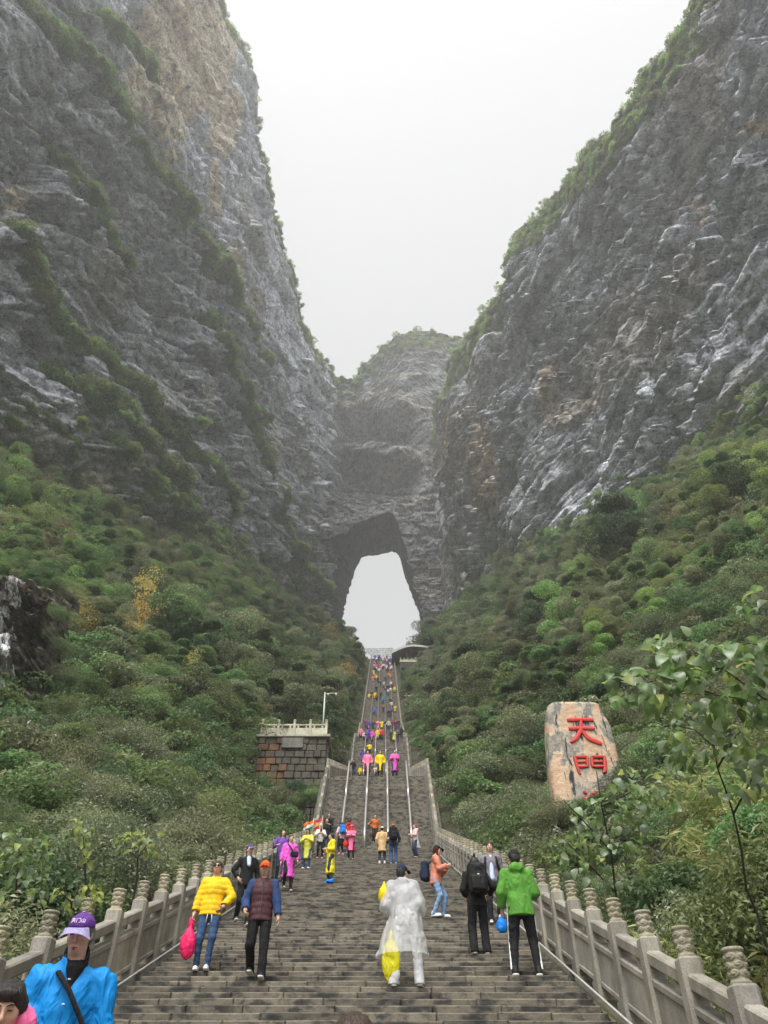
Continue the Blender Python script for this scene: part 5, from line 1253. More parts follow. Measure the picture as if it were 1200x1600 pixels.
class Person:
    def __init__(s, label, foot, yaw, H, vox=.012, group=None, **p):
        s.k = k = H / 1.70; s.kh = k * p.get('hs', .95); s.p = p; s.vox = vox; s.seed = hash(label) % 97; s.seed = sum(map(ord, label)) % 97
        g = p.get
        s.fr, s.fl = V3(*g('fr', (-.1, 0, 0))), V3(*g('fl', (.1, 0, 0)))
        low = min(s.fr[2], s.fl[2]); s.pel = V3(*((s.fr + s.fl) / 2)[:2], low + .915 * k) + V3(*g('pel', (0, 0, 0)))
        ln = V3(*g('lean', (0, 0)), 0); s.chest = s.pel + ln * .7 + V3(0, 0, .33 * k); s.neck = s.pel + ln * 1.1 + V3(0, .01, .505 * k)
        tw = g('twist', 0.0); s.right = V3(math.cos(tw), math.sin(tw), 0)
        s.sr = s.neck - s.right * .168 * k + V3(0, 0, -.06 * k); s.sl = s.neck + s.right * .168 * k + V3(0, 0, -.06 * k)
        s.hr = s.pel + V3(-.088 * k, 0, -.03 * k); s.hl = s.pel + V3(.088 * k, 0, -.03 * k)
        s.ar, s.al = s.fr + V3(0, .035, .085 * k), s.fl + V3(0, .035, .085 * k)
        s.kr, s.ar = ik(s.hr, s.ar, .425 * k, .405 * k, g('knr', (-.1, -1, 0))); s.kl, s.al = ik(s.hl, s.al, .425 * k, .405 * k, g('knl', (.1, -1, 0)))
        wr = s.sr + V3(-.1, -.03, -.5) * k if g('hr') is None else s.pel + V3(*g('hr')) * k; wl = s.sl + V3(.1, -.03, -.5) * k if g('hl') is None else s.pel + V3(*g('hl')) * k
        s.er, s.wr = ik(s.sr, wr, .285 * k, .25 * k, g('elr', (-.5, .8, -.2))); s.el, s.wl = ik(s.sl, wl, .285 * k, .25 * k, g('ell', (.5, .8, -.2)))
        hy, hp, hr_ = g('head', (0, 0, 0)); s.HM = np.array(Euler((hp, hr_, hy), 'XYZ').to_matrix()); s.hc = s.neck + V3(0, -.015, .07) * k + s.HM @ (V3(0, -.015, .10) * k)
        s.lo = np.min([s.fr, s.fl, s.wr, s.wl, s.pel, s.er, s.el], 0) - .34; s.hi = np.max([s.fr, s.fl, s.wr, s.wl, s.hc, s.er, s.el], 0) + .36; s.lo[2] = low - .03; s.hi[2] = max(s.hc[2] + .22 * k, s.wr[2] + .2, s.wl[2] + .2)
        s.body(); o = s.o; tag(o, label, 'person', group); o.location = foot; o.rotation_euler = (0, 0, yaw)
    def h3(s, *a): return s.hc + s.HM @ (V3(*a) * s.kh)
    def F(s, h=None, pad=0): return Field(s.lo - pad, s.hi + pad, h or s.vox)
    def add(s, name, me, parent=None): return link(name, me, None, parent or s.o)
    def hand(s, f, w, e, side, curl):
        k = s.k; d = (w - e) / np.linalg.norm(w - e); inn = s.right * side; pn = inn - d * (inn @ d); pn /= np.linalg.norm(pn); a = np.cross(d, pn)
        if a[1] > 0: a = -a                                         # thumb side looks forward
        f.cap(w - d * .03 * k, w + d * .02 * k, .026 * k, .027 * k, .02); pc = w + d * .055 * k
        f.ell(pc, V3(.044, .041, .017) * k, np.stack([d, a, pn], 1), .012)
        for i, (off, L) in enumerate(((.03, .07), (.0105, .08), (-.0095, .074), (-.028, .06))):
            b0 = pc + (d * .032 + a * off) * k; c1 = curl * .8; m = b0 + (d * math.cos(c1) + pn * math.sin(c1)) * L * .5 * k; c2 = curl * 1.9; t = m + (d * math.cos(c2) + pn * math.sin(c2)) * L * .5 * k
            f.cap(b0, m, .0096 * k, .009 * k, .004); f.cap(m, t, .009 * k, .0078 * k, .003)
        b0 = w + (d * .03 + a * .028) * k; m = b0 + (d * .028 + a * .026 + pn * .012) * k; t = m + (d * .028 + a * .004 + pn * .018) * k
        f.cap(b0, m, .0125 * k, .011 * k, .008); f.cap(m, t, .0108 * k, .009 * k, .003)
    def body(s):
        k = s.k; f = s.F(); fem = s.p.get('fem', False); R_ = s.right
        f.cap(s.pel + V3(0, 0, -.02 * k), s.chest, .128 * k, .132 * k, .03, .68, R_); f.cap(s.chest, s.neck + V3(0, 0, -.09 * k), .138 * k, .115 * k, .05, .66, R_)
        f.cap(s.neck - V3(0, 0, .05 * k), s.neck + (s.hc - s.neck) * .6, .058 * k, .05 * k, .03)
        for S, E, Wr in ((s.sr, s.er, s.wr), (s.sl, s.el, s.wl)): f.cap(S, E, .05 * k, .04 * k, .03); f.cap(E, Wr, .039 * k, .026 * k, .01)
        for Hh, K, A, Ft in ((s.hr, s.kr, s.ar, s.fr), (s.hl, s.kl, s.al, s.fl)): f.cap(Hh, K, .082 * k, .054 * k, .03); f.cap(K, A, .046 * k, .03 * k, .01); f.cap(A + V3(0, 0, -.04 * k), Ft + V3(0, -.1, .035) * 1.0, .036 * k, .03 * k, .015)
        s.hand(f, s.wr, s.er, 1, s.p.get('curl_r', .35)); s.hand(f, s.wl, s.el, -1, s.p.get('curl_l', .35))
        h = s.h3; M = s.HM; e = lambda c, r, kk=.012, sub=False: f.ell(h(*c), V3(*r) * s.kh, M, kk, sub)
        e((0, .012, .03), (.074, .092, .088)); e((0, -.022, -.035), (.058, .066, .075), .03); e((0, -.05, -.085), (.032, .034, .026), .025)
        e((-.04, -.055, -.02), (.026, .026, .026), .02); e((.04, -.055, -.02), (.026, .026, .026), .02)
        for q in (-1, 1):
            e((q * .031, -.094, .014), (.017, .014, .011), .012, True); e((q * .031, -.079, .014), (.014, .011, .012), .004); f.cap(h(q * .012, -.086, .034), h(q * .045, -.078, .036), .008 * s.kh, .006 * s.kh, .01)
            e((q * .076, .008, -.005), (.01, .02, .032), .006); f.cap(h(q * .004, -.108, -.026), h(q * .014, -.098, -.027), .009 * s.kh, .007 * s.kh, .006)
        f.cap(h(0, -.09, .02), h(0, -.113, -.02), .0085 * s.kh, .0125 * s.kh, .012); f.cap(h(-.017, -.088, -.062), h(.017, -.088, -.062), .007 * s.kh, None, .01); f.cap(h(-.013, -.087, -.073), h(.013, -.087, -.073), .008 * s.kh, None, .01)
        s.o = link('person', f.mesh('person', SKIN))
    def face(s, lips=LIP, glasses=False, brow=True):
        k = s.kh; h = s.h3
        if not glasses:
            for q in (-1, 1):
                m = MB(); m.tube([h(q * .018, -.0905, .012), h(q * .025, -.0945, .0145), h(q * .033, -.0945, .015), h(q * .044, -.088, .012)], [.0015 * k, .0045 * k, .0045 * k, .0015 * k], 6); m.build('eye', EYEM, s.o, True)
        if brow:
            for q in (-1, 1):
                m = MB(); m.tube([h(q * .014, -.098, .034), h(q * .032, -.094, .041), h(q * .05, -.08, .036)], [.003 * k, .0045 * k, .002 * k], 6); m.build('eyebrow', HAIR, s.o, True)
        m = MB(); m.tube([h(-.024, -.089, -.066), h(-.008, -.0965, -.063), h(.008, -.0965, -.063), h(.024, -.089, -.066)], [.002 * k, .0055 * k, .0055 * k, .002 * k], 6); m.tube([h(-.018, -.089, -.072), h(0, -.0965, -.074), h(.018, -.089, -.072)], [.002 * k, .006 * k, .002 * k], 6); m.build('lips', lips, s.o, True)
        if glasses:
            m = MB()
            for q in (-1, 1):
                m.tube([h(q * .012, -.106, .012), h(q * .02, -.108, .013), h(q * .046, -.1, .013), h(q * .055, -.092, .014)], [.012 * k, .021 * k, .021 * k, .011 * k], 8); m.tube([h(q * .055, -.092, .02), h(q * .082, .0, .018)], .003 * k, 5)
            m.tube([h(-.014, -.107, .018), h(.014, -.107, .018)], .003 * k, 5); m.build('sunglasses', EYEM, s.o, True)
    def hair(s, kind, mat=None, L=.3):
        k = s.kh; f = s.F(min(s.vox, .013)); h = s.h3; M = s.HM; mat = mat or HAIR
        f.ell(h(0, .018, .036), V3(.087, .103, .098) * k, M, .01)
        if kind != 'bald': f.ell(h(0, .05, -.01), V3(.08, .07, .085) * k, M, .02)
        f.ell(h(0, -.115, -.03), V3(.062, .08, .105) * k, M, .012, True); f.ell(h(0, -.03, -.12), V3(.075, .08, .09) * k, M, .01, True)
        if kind == 'bun': f.ell(h(0, .085, .1), V3(.045, .045, .042) * k, None, .01)
        if kind == 'tail': f.cap(h(0, .11, .06), h(0, .13, -.12), .035 * k, .018 * k, .02)
        if kind == 'bob':
            for q in (-1, 1): f.cap(h(q * .07, .03, .02), h(q * .078, .0, -.11), .032 * k, .026 * k, .02)
            f.cap(h(0, .07, 0), h(0, .075, -.12), .055 * k, .05 * k, .03)
            f.ell(h(0, -.075, .085), V3(.06, .03, .035) * k, M, .02)
        if kind == 'long':
            for q in (-1, 1): f.cap(h(q * .07, .02, .02), h(q * .09, -.02, -.1 - L * .7), .032 * k, .026 * k, .02)
            f.cap(h(0, .07, 0), h(0, .1, -.1 - L), .07 * k, .05 * k, .03, .7)
        f.wrinkle(.004, 55, s.seed, .15); s.add('hair', f.mesh('hair', mat))
    def cap(s, col, visor=None, vyaw=0, badge=None):
        k = s.kh; f = s.F(min(s.vox, .011)); h = s.h3; M = s.HM
        f.ell(h(0, .012, .045), V3(.088, .104, .094) * k, M, .01); f.cut(h(0, 0, .045), -(M @ V3(0, .12, 1)) / np.linalg.norm(V3(0, .12, 1)))
        c = s.add('cap', f.mesh('cap', col)); b = bmesh.new(); rows = []
        for i in range(9):
            a = (i / 8 - .5) * 1.75; row = []
            for r, z in ((.088, .052), (.11, .05), (.132, .036 - .03 * abs(i / 4 - 1) ** 2), (.148, .026 - .042 * abs(i / 4 - 1) ** 2)):
                x = math.sin(a) * r * .95; y = -math.cos(a) * r - (.012 if r > .1 else 0) - (r - .088) * .35; row.append(b.verts.new(h(x, y, z)))
            rows.append(row)
        for p, q in zip(rows, rows[1:]):
            for j in range(3): b.faces.new((p[j], q[j], q[j + 1], p[j + 1]))
        r_ = bmesh.ops.solidify(b, geom=b.faces[:], thickness=.005); me = bpy.data.meshes.new('visor'); b.to_mesh(me); b.free(); me.materials.append(visor or col); link('visor', me, None, c)
        m = MB(); t = h(0, .012, .143); m.lathe([(.002, .004), (.011, .002), (.01, -.003), (.002, -.005)], t, 8); m.build('button', visor or col, c)
        return c
    def beanie(s, col):
        k = s.kh; f = s.F(min(s.vox, .012)); f.ell(s.h3(0, .014, .035), V3(.092, .107, .108) * k, s.HM, .01); f.ell(s.h3(0, -.1, -.05), V3(.07, .07, .085) * k, s.HM, .01, True); f.cut(s.h3(0, 0, -.03), -(s.HM @ V3(0, 0, 1))); s.add('beanie', f.mesh('beanie', col))
    def sunhat(s, col):
        k = s.kh; f = s.F(min(s.vox, .012)); f.ell(s.h3(0, .012, .045), V3(.093, .107, .1) * k, s.HM, .01); f.ell(s.h3(0, 0, .035), V3(.15, .16, .016) * k, s.HM, .02); f.ell(s.h3(0, 0, -.08), V3(.085, .1, .105) * k, s.HM, .004, True); s.add('hat', f.mesh('hat', col))
    def hood_up(s, col, name='hood'):
        k = s.kh; f = s.F(min(s.vox, .014)); f.ell(s.h3(0, .022, .03), V3(.108, .122, .122) * k, s.HM, .02); f.cap(s.h3(0, .03, -.02), s.neck + V3(0, .01, -.02), .1 * k, .115 * k, .03); f.ell(s.h3(0, -.13, -.005), V3(.072, .1, .1) * k, s.HM, .015, True); f.wrinkle(.003, 16, s.seed); s.add(name, f.mesh(name, col))
    def top(s, mat, hem=-.12, puff=.022, name='jacket', sleeves=True, smat=None, collar=True, hood=False, quilt=0, flare=0, wr=.0095, front=None, open_hem=False, bulk=1.0, short=1.0):
        """jacket, vest, sweater or raincoat: hem is the height of its lower edge from the hips"""
        k = s.k; f = s.F(pad=.14 if flare else .02); R_ = s.right; hemc = s.pel + V3(0, 0, hem * k) + V3(*s.p.get('hemoff', (0, 0, 0)))
        if flare:
            mid = s.pel + V3(0, 0, (.05 if flare < .1 else .3) * k); f.cap(hemc - V3(0, 0, .12), mid, (.2 + flare) * k, (.165 if flare < .1 else .15) * k * bulk, .04, .8, R_)
        f.cap(s.pel + V3(0, 0, min(hem, -.02) * k if not flare else 0), s.chest, (.142 + puff) * k * bulk, (.14 + puff) * k * bulk, .03, .72, R_); f.cap(s.chest, s.neck + V3(0, 0, -.1 * k), (.142 + puff) * k * bulk, (.12 + puff * .7) * k, .05, .7, R_)
        if not flare: f.cap(hemc, s.pel + V3(0, 0, .05 * k), (.158 + puff * .9) * k * bulk, (.14 + puff) * k * bulk, .03, .74, R_)
        f.cap(s.sr, s.sl, (.052 + puff * .55) * k, None, .05)
        if collar: f.cap(s.neck - V3(0, 0, .04 * k), s.neck + (s.hc - s.neck) * .32, .075 * k, .07 * k, .025)
        if hood: f.ell(s.neck + V3(0, .085, -.0) * k, V3(.12, .07, .085) * k, None, .03)
        g = f if (sleeves and smat is None) else (s.F(pad=.02) if sleeves else None)
        if sleeves:
            for S, E, Wr in ((s.sr, s.er, s.wr), (s.sl, s.el, s.wl)):
                Wc = E + (Wr - E) * (.97 * short); g.cap(S, E, (.058 + puff * .75) * k, (.05 + puff * .8) * k, .035); g.cap(E, Wc, (.05 + puff * .75) * k, (.035 + puff * .75) * k, .02)
            for S, E, Wr in ((s.sr, s.er, s.wr), (s.sl, s.el, s.wl)):
                u = (Wr - E) / np.linalg.norm(Wr - E); g.cap(E + (Wr - E) * (.99 * short), E + (Wr - E) * (.99 * short) + u * .07, .06 * k, .075 * k, .003, sub=True)
        if quilt:
            X = np.stack(np.meshgrid(*f.ax, indexing='ij'), -1); f.g += .006 * (np.abs(((X[..., 2] - X[..., 0] * 0) / quilt) % 1 - .5) * 2) ** 2
        f.wrinkle(wr, 9, s.seed, .6); f.cut(hemc, (0, 0, -1)); s.cutneck(f)
        o = s.add(name, f.mesh(name, mat, open_below=hemc[2] if open_hem else None))
        if g is not None and g is not f: g.wrinkle(wr, 11, s.seed + 3, .6); s.add('sleeves', g.mesh('sleeves', smat))
        return o
    def cutneck(s, f):
        f.cap(s.neck + (s.hc - s.neck) * .2 + V3(0, -.02 * s.k, 0), s.neck + (s.hc - s.neck) * .9 + V3(0, -.035 * s.k, 0), .05 * s.k, .07 * s.k, .004, sub=True)
    def trousers(s, mat, wide=.0, name='trousers', crop=0, wr=.006, ankle=None):
        k = s.k; f = s.F(); f.cap(s.pel + V3(-.03, 0, .02) * k, s.pel + V3(.03, 0, .02) * k, .126 * k, None, .03, .85, (0, 0, 1)); f.cap(s.pel + V3(0, 0, .06 * k), s.pel - V3(0, 0, .03 * k), .132 * k, .14 * k, .03, .74, s.right)
        for Hh, K, A in ((s.hr, s.kr, s.ar), (s.hl, s.kl, s.al)):
            f.cap(Hh, K, .098 * k, (.066 + wide * .6) * k, .025); e = K + (A - K) * (1 - crop) + (V3(0, 0, -.045 * k) if not crop else 0); f.cap(K, e, (.064 + wide * .6) * k, (ankle or (.048 + wide)) * k, .015)
        f.wrinkle(wr, 12, s.seed + 5, .9)
        if not crop:
            for A in (s.ar, s.al): f.box(A + V3(0, -.01, -.135) * k, V3(.095, .11, .075) * k, None, .005, .003, sub=True)
        s.add(name, f.mesh(name, mat))
    def skirt(s, mat, L=.5, wide=.19, name='skirt'):
        k = s.k; f = s.F(pad=.05); b = s.pel - V3(0, 0, L * k); f.cap(s.pel + V3(0, 0, .06 * k), b - V3(0, 0, .1), .13 * k, wide * k, .02, .85, s.right); f.cut(b, (0, 0, -1)); f.wrinkle(.012, 11, s.seed, .1); s.add(name, f.mesh(name, mat))
    def shoes(s, mat, sole=SOLE, big=1.0, yr=0, yl=0):
        k = s.k
        for A, Ft, y in ((s.ar, s.fr, yr), (s.al, s.fl, yl)):
            h = min(s.vox, .011); f = Field(Ft - .24, Ft + V3(.24, .24, .2), h); d = V3(math.sin(y), -math.cos(y), 0)
            f.cap(Ft - d * .05 * k + V3(0, 0, .045), Ft + d * .12 * k + V3(0, 0, .032), .042 * k * big, .038 * k * big, .02); f.cap(Ft - d * .035 * k + V3(0, 0, .05), A + V3(0, 0, .01), .042 * k * big, .042 * k * big, .02); f.cut(Ft + V3(0, 0, .012), (0, 0, -1)); sh = s.add('shoe', f.mesh('shoe', mat))
            g = Field(Ft - .24, Ft + V3(.24, .24, .2), h); g.cap(Ft - d * .055 * k + V3(0, 0, .02), Ft + d * .125 * k + V3(0, 0, .02), .047 * k * big, .043 * k * big, .01); g.cut(Ft + V3(0, 0, .028), (0, 0, 1)); g.cut(Ft + V3(0, 0, .0), (0, 0, -1)); link('sole', g.mesh('sole', sole), None, sh)
    def strap(s, pts, mat, name='strap', w=.018, parent=None):
        m = MB(); m.tube([tuple(p) for p in pts], w, 6); return m.build(name, mat, parent or s.o, True)
    def world(s, p): return s.o.matrix_basis @ Vector(p) if False else (Matrix.Translation(s.o.location) @ s.o.rotation_euler.to_matrix().to_4x4()) @ Vector(tuple(p))
    def bag(s, label, kind, mat, at, size, name, cat, straps=(), strapmat=None, tilt=0):
        """a bag is a thing of its own, worn or held"""
        r = max(size) + .06; f = Field(-np.array([r] * 3), np.array([r] * 3), max(s.vox, .011)); sx, sy, sz = size; Ry = np.array(Matrix.Rotation(tilt, 3, 'Y'))
        if kind == 'pack':
            f.box((0, 0, 0), (sx, sy, sz), Ry, .05, .01); f.box((0, sy * .9, -sz * .35), (sx * .75, sy * .5, sz * .5), Ry, .035, .02); f.ell((0, 0, sz * .75), (sx * .95, sy, sz * .4), None, .03)
        elif kind == 'drop': f.ell((0, 0, -sz * .2), (sx, sy, sz * .8), None, .02); f.cap((0, 0, sz * .2), (0, 0, sz), sx * .55, sx * .15, .05, .6)
        else: f.box((0, 0, 0), (sx, sy, sz), Ry, .04, .01)
        f.wrinkle(.006, 14, s.seed + 7); o = link(name, f.mesh(name, mat)); o.location = s.world(at); o.rotation_euler = s.o.rotation_euler; tag(o, label, cat)
        iv = (o.rotation_euler.to_matrix().to_4x4()).inverted()
        for st in straps:
            m = MB(); m.tube([tuple(V3(*p) - V3(*at)) for p in st], .016, 6); m.build('strap', strapmat or mat, o, True)
        return o
def stair_spot(px, py):
    """the tread of the lowest flight (or of the second) seen at a pixel"""
    r = ray(px, py); ds = np.linspace(2.2, 46, 9000); z = EYE + r[2] / r[1] * ds; i = np.nonzero(z < zs(ds) + .02)[0]; d = float(ds[i[0]]) if len(i) else 45.0
    if d < 39.4: n = math.floor((d - D1) / T1); d = D1 + (n + .3) * T1; zt = (n + 1) * R1
    else: t, r_ = 6.5 / 27, 6.55 / 27; n = math.floor((d - 39.5) / t); d = 39.5 + (n + .55) * t; zt = 14.45 + (n + 1) * r_
    return r[0] / r[1] * d, d, zt
def height_of(hx, hy, d, z): return at_fwd(hx, hy, d).z - z
TREAD = T1
# ------------------------------------------------------------------ the visitors on the lowest flight, nearest first
NAVY = cloth('navy_cloth', (.02, .028, .06)); BLACK = cloth('black_cloth', (.014, .014, .016)); DKGREY = cloth('dark_grey_cloth', (.035, .035, .04)); JEAN = cloth('blue_denim', (.05, .095, .2), .85, .5, 12); LJEAN = cloth('pale_denim', (.2, .32, .5), .85, .5, 12); DJEAN = cloth('dark_denim', (.025, .04, .08), .85)
BLUE = cloth('bright_blue_nylon', (.005, .25, .68), .45, 1.0, 7); PURPLE = cloth('purple_cloth', (.12, .04, .25)); LILAC = cloth('lilac_cloth', (.58, .52, .8)); YEL = cloth('yellow_down', (.8, .5, .01), .55, .5, 8); MAROON = cloth('maroon_down', (.07, .025, .03), .45, .4); ORANGE = cloth('orange_cloth', (.8, .13, .015)); GREEN = cloth('green_nylon', (.09, .27, .035), .6, .7, 8)
SALMON = cloth('salmon_cloth', (.66, .25, .17)); GREYJ = cloth('grey_violet_cloth', (.19, .18, .21)); WHITE = cloth('white_cloth', (.75, .75, .75)); LGREY = cloth('light_grey_cloth', (.55, .55, .56)); SHIRT = cloth('pale_blue_shirt', (.5, .58, .75)); PINKBAG = cloth('pink_bag', (.8, .02, .13), .4, .7); MAG = cloth('magenta_raincoat', (.72, .1, .55), .4, .8, 8); PINK = cloth('pink_raincoat', (.8, .14, .33), .4, .8, 8); SALM2 = cloth('light_pink_raincoat', (.85, .3, .36), .4, .8, 8)
RAINY = cloth('yellow_raincoat', (.78, .68, .02), .35, .8, 8); LIMEY = cloth('lime_raincoat', (.6, .6, .06), .35, .8, 8); BEIGE = cloth('beige_coat', (.62, .42, .22)); RUST = cloth('rust_knit', (.5, .14, .03)); BRSKIRT = cloth('brown_skirt', (.045, .022, .018)); BRIGHTBLUE = cloth('bright_blue_plastic', (.01, .22, .75), .35); REDC = cloth('red_cloth', (.65, .03, .02)); PALEPINK = cloth('pale_pink_cloth', (.75, .5, .48)); VIOLET = cloth('violet_cloth', (.16, .07, .36)); CREAM = cloth('cream_cloth', (.66, .62, .55))
SHEER = sheer('clear_raincoat', (.85, .86, .87), .42); WHITEP = sheer('white_poncho', (.8, .82, .84), .85)
WHSHOE = cloth('white_shoe', (.75, .75, .75), .5, .1); BKSHOE = cloth('black_shoe', (.015, .015, .016), .5, .1); PKSHOE = cloth('pink_shoe', (.75, .2, .35), .5, .1)
def spot(fx, fy, hx=None, hy=None, H=None):
    x, d, z = stair_spot(fx, fy)
    if H is None: H = height_of(hx, hy, d, z)
    return (x, d, z), max(1.45, min(1.86, H))
SR = R1
# man in the blue jacket, walking down, cut by the lower edge
q = at_depth(128, 1466, 4.75); zf = step_top(q.y)
p = Person('man in bright blue jacket and purple cap looking down, at the lower left corner', (q.x - .02, q.y + .05, zf - SR), .35, q.z - zf + SR + .13, .0095, hs=.86, head=(-.3, .3, 0), lean=(0, -.05), fr=(-.1, -.1, 0), fl=(.1, .12, SR), hr=(-.3, -.05, -.12), hl=(.27, -.08, -.08), elr=(-.5, .8, -.3), ell=(.5, .8, -.3))
p.hair('short', mat_hair('grey_hair', (.1, .095, .09))); c = p.cap(PURPLE, LILAC); p.face(); p.top(BLUE, -.2, .026, 'jacket', hood=False, wr=.012, bulk=1.02); p.trousers(DKGREY); p.shoes(BKSHOE)
f = p.F(); f.cap(p.neck - V3(0, 0, .05), p.neck + (p.hc - p.neck) * .45, .078 * p.k, .072 * p.k, .02); f.cap(p.neck + V3(0, -.08, -.02), p.chest + V3(0, -.115, .06), .05, .012, .02); p.cutneck(f); p.add('dark_collar', f.mesh('dark_collar', BLACK))
k = p.k; fr = lambda x, y, z: p.chest + V3(x, y, z) * k
p.bag('small black crossbody bag at the hip of the man in the blue jacket', 'box', BLACK, p.pel + V3(.2, -.12, .03) * k, (.1, .04, .11), 'crossbody_bag', 'bag', [[p.neck + V3(-.09, .02, -.02) * k, fr(-.08, -.125, .13), fr(0, -.155, .04), fr(.1, -.158, -.1), p.pel + V3(.16, -.16, .12) * k]])
for i in range(4):
    m = MB(); pp = p.chest + V3(-.015, -.142 - .004 * i, .1 - .12 * i) * k; m.lathe([(.002, .004), (.009, .001), (.009, -.004)], pp, 8); m.build('snap_button', SOLE, p.o)
# lettering band on the purple cap
td = bpy.data.curves.new('cap_lettering', 'FONT'); td.body = '天门山'; td.size = .028 * k; td.align_x = 'CENTER'; td.extrude = .0006
to = bpy.data.objects.new('cap_lettering', td); COL.objects.link(to); to.parent = c; td.materials.append(SOLE)
fw = p.HM @ V3(0, -.86, .5); fw /= np.linalg.norm(fw); up_ = p.HM @ V3(0, .5, .86); rt = np.cross(up_, fw); rt = p.HM @ V3(1, 0, 0)
Mx = Matrix(((rt[0], up_[0], fw[0], 0), (rt[1], up_[1], fw[1], 0), (rt[2], up_[2], fw[2], 0), (0, 0, 0, 1))); pos = p.h3(0, -.087, .083); Mx.translation = Vector(tuple(pos + fw * .004)); to.matrix_basis = Mx
bpy.context.view_layer.update(); lm = bpy.data.meshes.new_from_object(to.evaluated_get(bpy.context.evaluated_depsgraph_get())); bpy.data.objects.remove(to); lo_ = link('lettering', lm, SOLE, c); lo_.matrix_basis = Mx
# woman at the very corner
q = at_depth(36, 1590, 3.75); zf = step_top(q.y)
p = Person('dark-haired woman looking down at the bottom left corner, pink hood beside her face', (q.x, q.y - .2, zf - SR), .15, max(1.57, q.z - zf + .12), .0095, head=(.1, .42, 0), fem=True)
p.hair('bob', HAIR); p.face(); p.top(PINK, -.3, .03, 'raincoat', hood=True, flare=.05); p.trousers(DJEAN); p.shoes(WHSHOE)
f = p.F(); f.ell(p.h3(.085, .05, -.09), V3(.07, .08, .085), None, .02); f.wrinkle(.006, 20, 3); p.add('hood', f.mesh('hood', PINK))
# head seen at the middle of the lower edge
q = at_depth(553, 1648, 2.6); zf = max(0, step_top(q.y))
p = Person('brown-haired head just showing at the middle of the bottom edge', (q.x, q.y, zf), math.pi, max(1.5, q.z - zf + .11), .012); p.hair('bob', BROWNHAIR); p.top(DKGREY, -.15, .025); p.trousers(DJEAN); p.shoes(BKSHOE)
# woman in yellow
(loc, H) = spot(312, 1524, 326, 1346)
p = Person('woman in yellow down jacket and sunglasses coming down with a pink bag', loc, .12, H, .011, fem=True, head=(-.12, -.12, 0), fr=(-.07, .02, 0), fl=(.08, -.06, 0), pel=(0.03, 0, 0), hr=(-.27, -.03, -.08), hl=(.2, -.13, .02), ell=(.9, .3, 0), lean=(.01, .03), curl_r=.9)
p.hair('bun'); p.face(REDLIP, True); p.top(YEL, -.1, .034, 'jacket', quilt=.075, wr=.004); p.trousers(JEAN, .0, ankle=.045); p.shoes(WHSHOE)
w = p.wr; p.bag('bright pink cloth bag hanging from the hand of the woman in yellow', 'drop', PINKBAG, w + V3(-.02, -.02, -.36), (.11, .07, .24), 'pink_bag', 'bag', [[w + V3(-.03, -.02, -.06), w + V3(-.05, -.02, -.2)], [w + V3(.0, -.02, -.06), w + V3(.02, -.02, -.2)]])
for q_ in (-.03, .03): p.strap([p.pel + V3(q_, -.14, -.09), p.pel + V3(q_ * 1.3, -.145, -.2)], SOLE, 'drawstring', .005)
# man in the maroon vest and orange cap
(loc, H) = spot(398, 1546, 408, 1358)
p = Person('man in maroon quilted vest, navy sleeves and orange cap walking down', loc, .05, H, .011, head=(.0, .1, 0), fr=(-.1, .14, SR), fl=(.08, -.16, 0), pel=(0, -.04, .03), hr=(-.24, -.14, -.0), elr=(-.5, .8, -.3), hl=(.29, -.07, -.1), ell=(.5, .8, -.3), curl_r=.8)
p.hair('short'); p.cap(ORANGE, ORANGE); p.face(); p.top(MAROON, -.13, .034, 'vest', quilt=.085, smat=cloth('navy_blue_sleeve', (.03, .06, .16)), wr=.003); p.trousers(BLACK, .02); p.shoes(BKSHOE)
m = MB(); m.tube([p.neck + V3(0, -.09, -.05), p.chest + V3(0, -.133, .08), p.chest + V3(0, -.142, -.06), p.pel + V3(0, -.137, .05), p.pel + V3(0, -.137, -.1)], .005, 6); m.build('zip', DARKSTEEL, p.o)
# man behind with purple cap, dark jacket over pale shirt
(loc, H) = spot(376, 1455, 390, 1330)
p = Person('man in dark jacket over a pale shirt with a purple white-brimmed cap', loc, .35, H, .014, head=(.2, .05, 0), fr=(-.1, .12, SR), fl=(.09, -.1, 0), pel=(0, -.02, .04), hr=(-.2, -.1, -.0), elr=(-.9, .4, 0))
p.hair('short'); p.cap(PURPLE, LILAC); p.face(); p.top(BLACK, -.13, .022); p.trousers(BLACK, .01); p.shoes(cloth('grey_shoe', (.1, .1, .11), .5, .1))
f = p.F(.012); f.cap(p.neck + V3(0, -.06, -.02), p.chest + V3(0, -.125, -.02), .05, .035, .02); p.add('shirt_front', f.mesh('shirt_front', SHIRT))
# clear raincoat man from behind, yellow umbrella bag
(loc, H) = spot(636, 1548, 622, 1350)
p = Person('man in translucent white raincoat and navy cap climbing, seen from behind', loc, math.pi - .12, H, .011, head=(-.55, .0, 0), fr=(-.17, 0, 0), fl=(.16, .03, 0), lean=(.05, -.07), hr=(-.2, -.27, .14), hl=(.24, -.25, .13), elr=(-.35, .4, -1), ell=(.35, .4, -1))
p.hair('short'); p.cap(NAVY, NAVY); p.trousers(LGREY, .028, wr=.01); p.shoes(BKSHOE); p.top(cloth('pale_grey_jacket', (.36, .36, .37)), -.12, .012, 'jacket', wr=.006)
p.p['hemoff'] = (.05, .03, 0); p.top(SHEER, -.54, .075, 'raincoat', hood=True, flare=.24, wr=.013, open_hem=True, bulk=1.08, collar=True)
k = p.k
p.bag('yellow plastic raincoat bundle tucked under the arm of the man in clear raincoat', 'drop', cloth('yellow_plastic', (.8, .6, .0), .35, .9), p.chest + V3(.27, -.02, .04), (.08, .1, .15), 'yellow_bundle', 'bag')
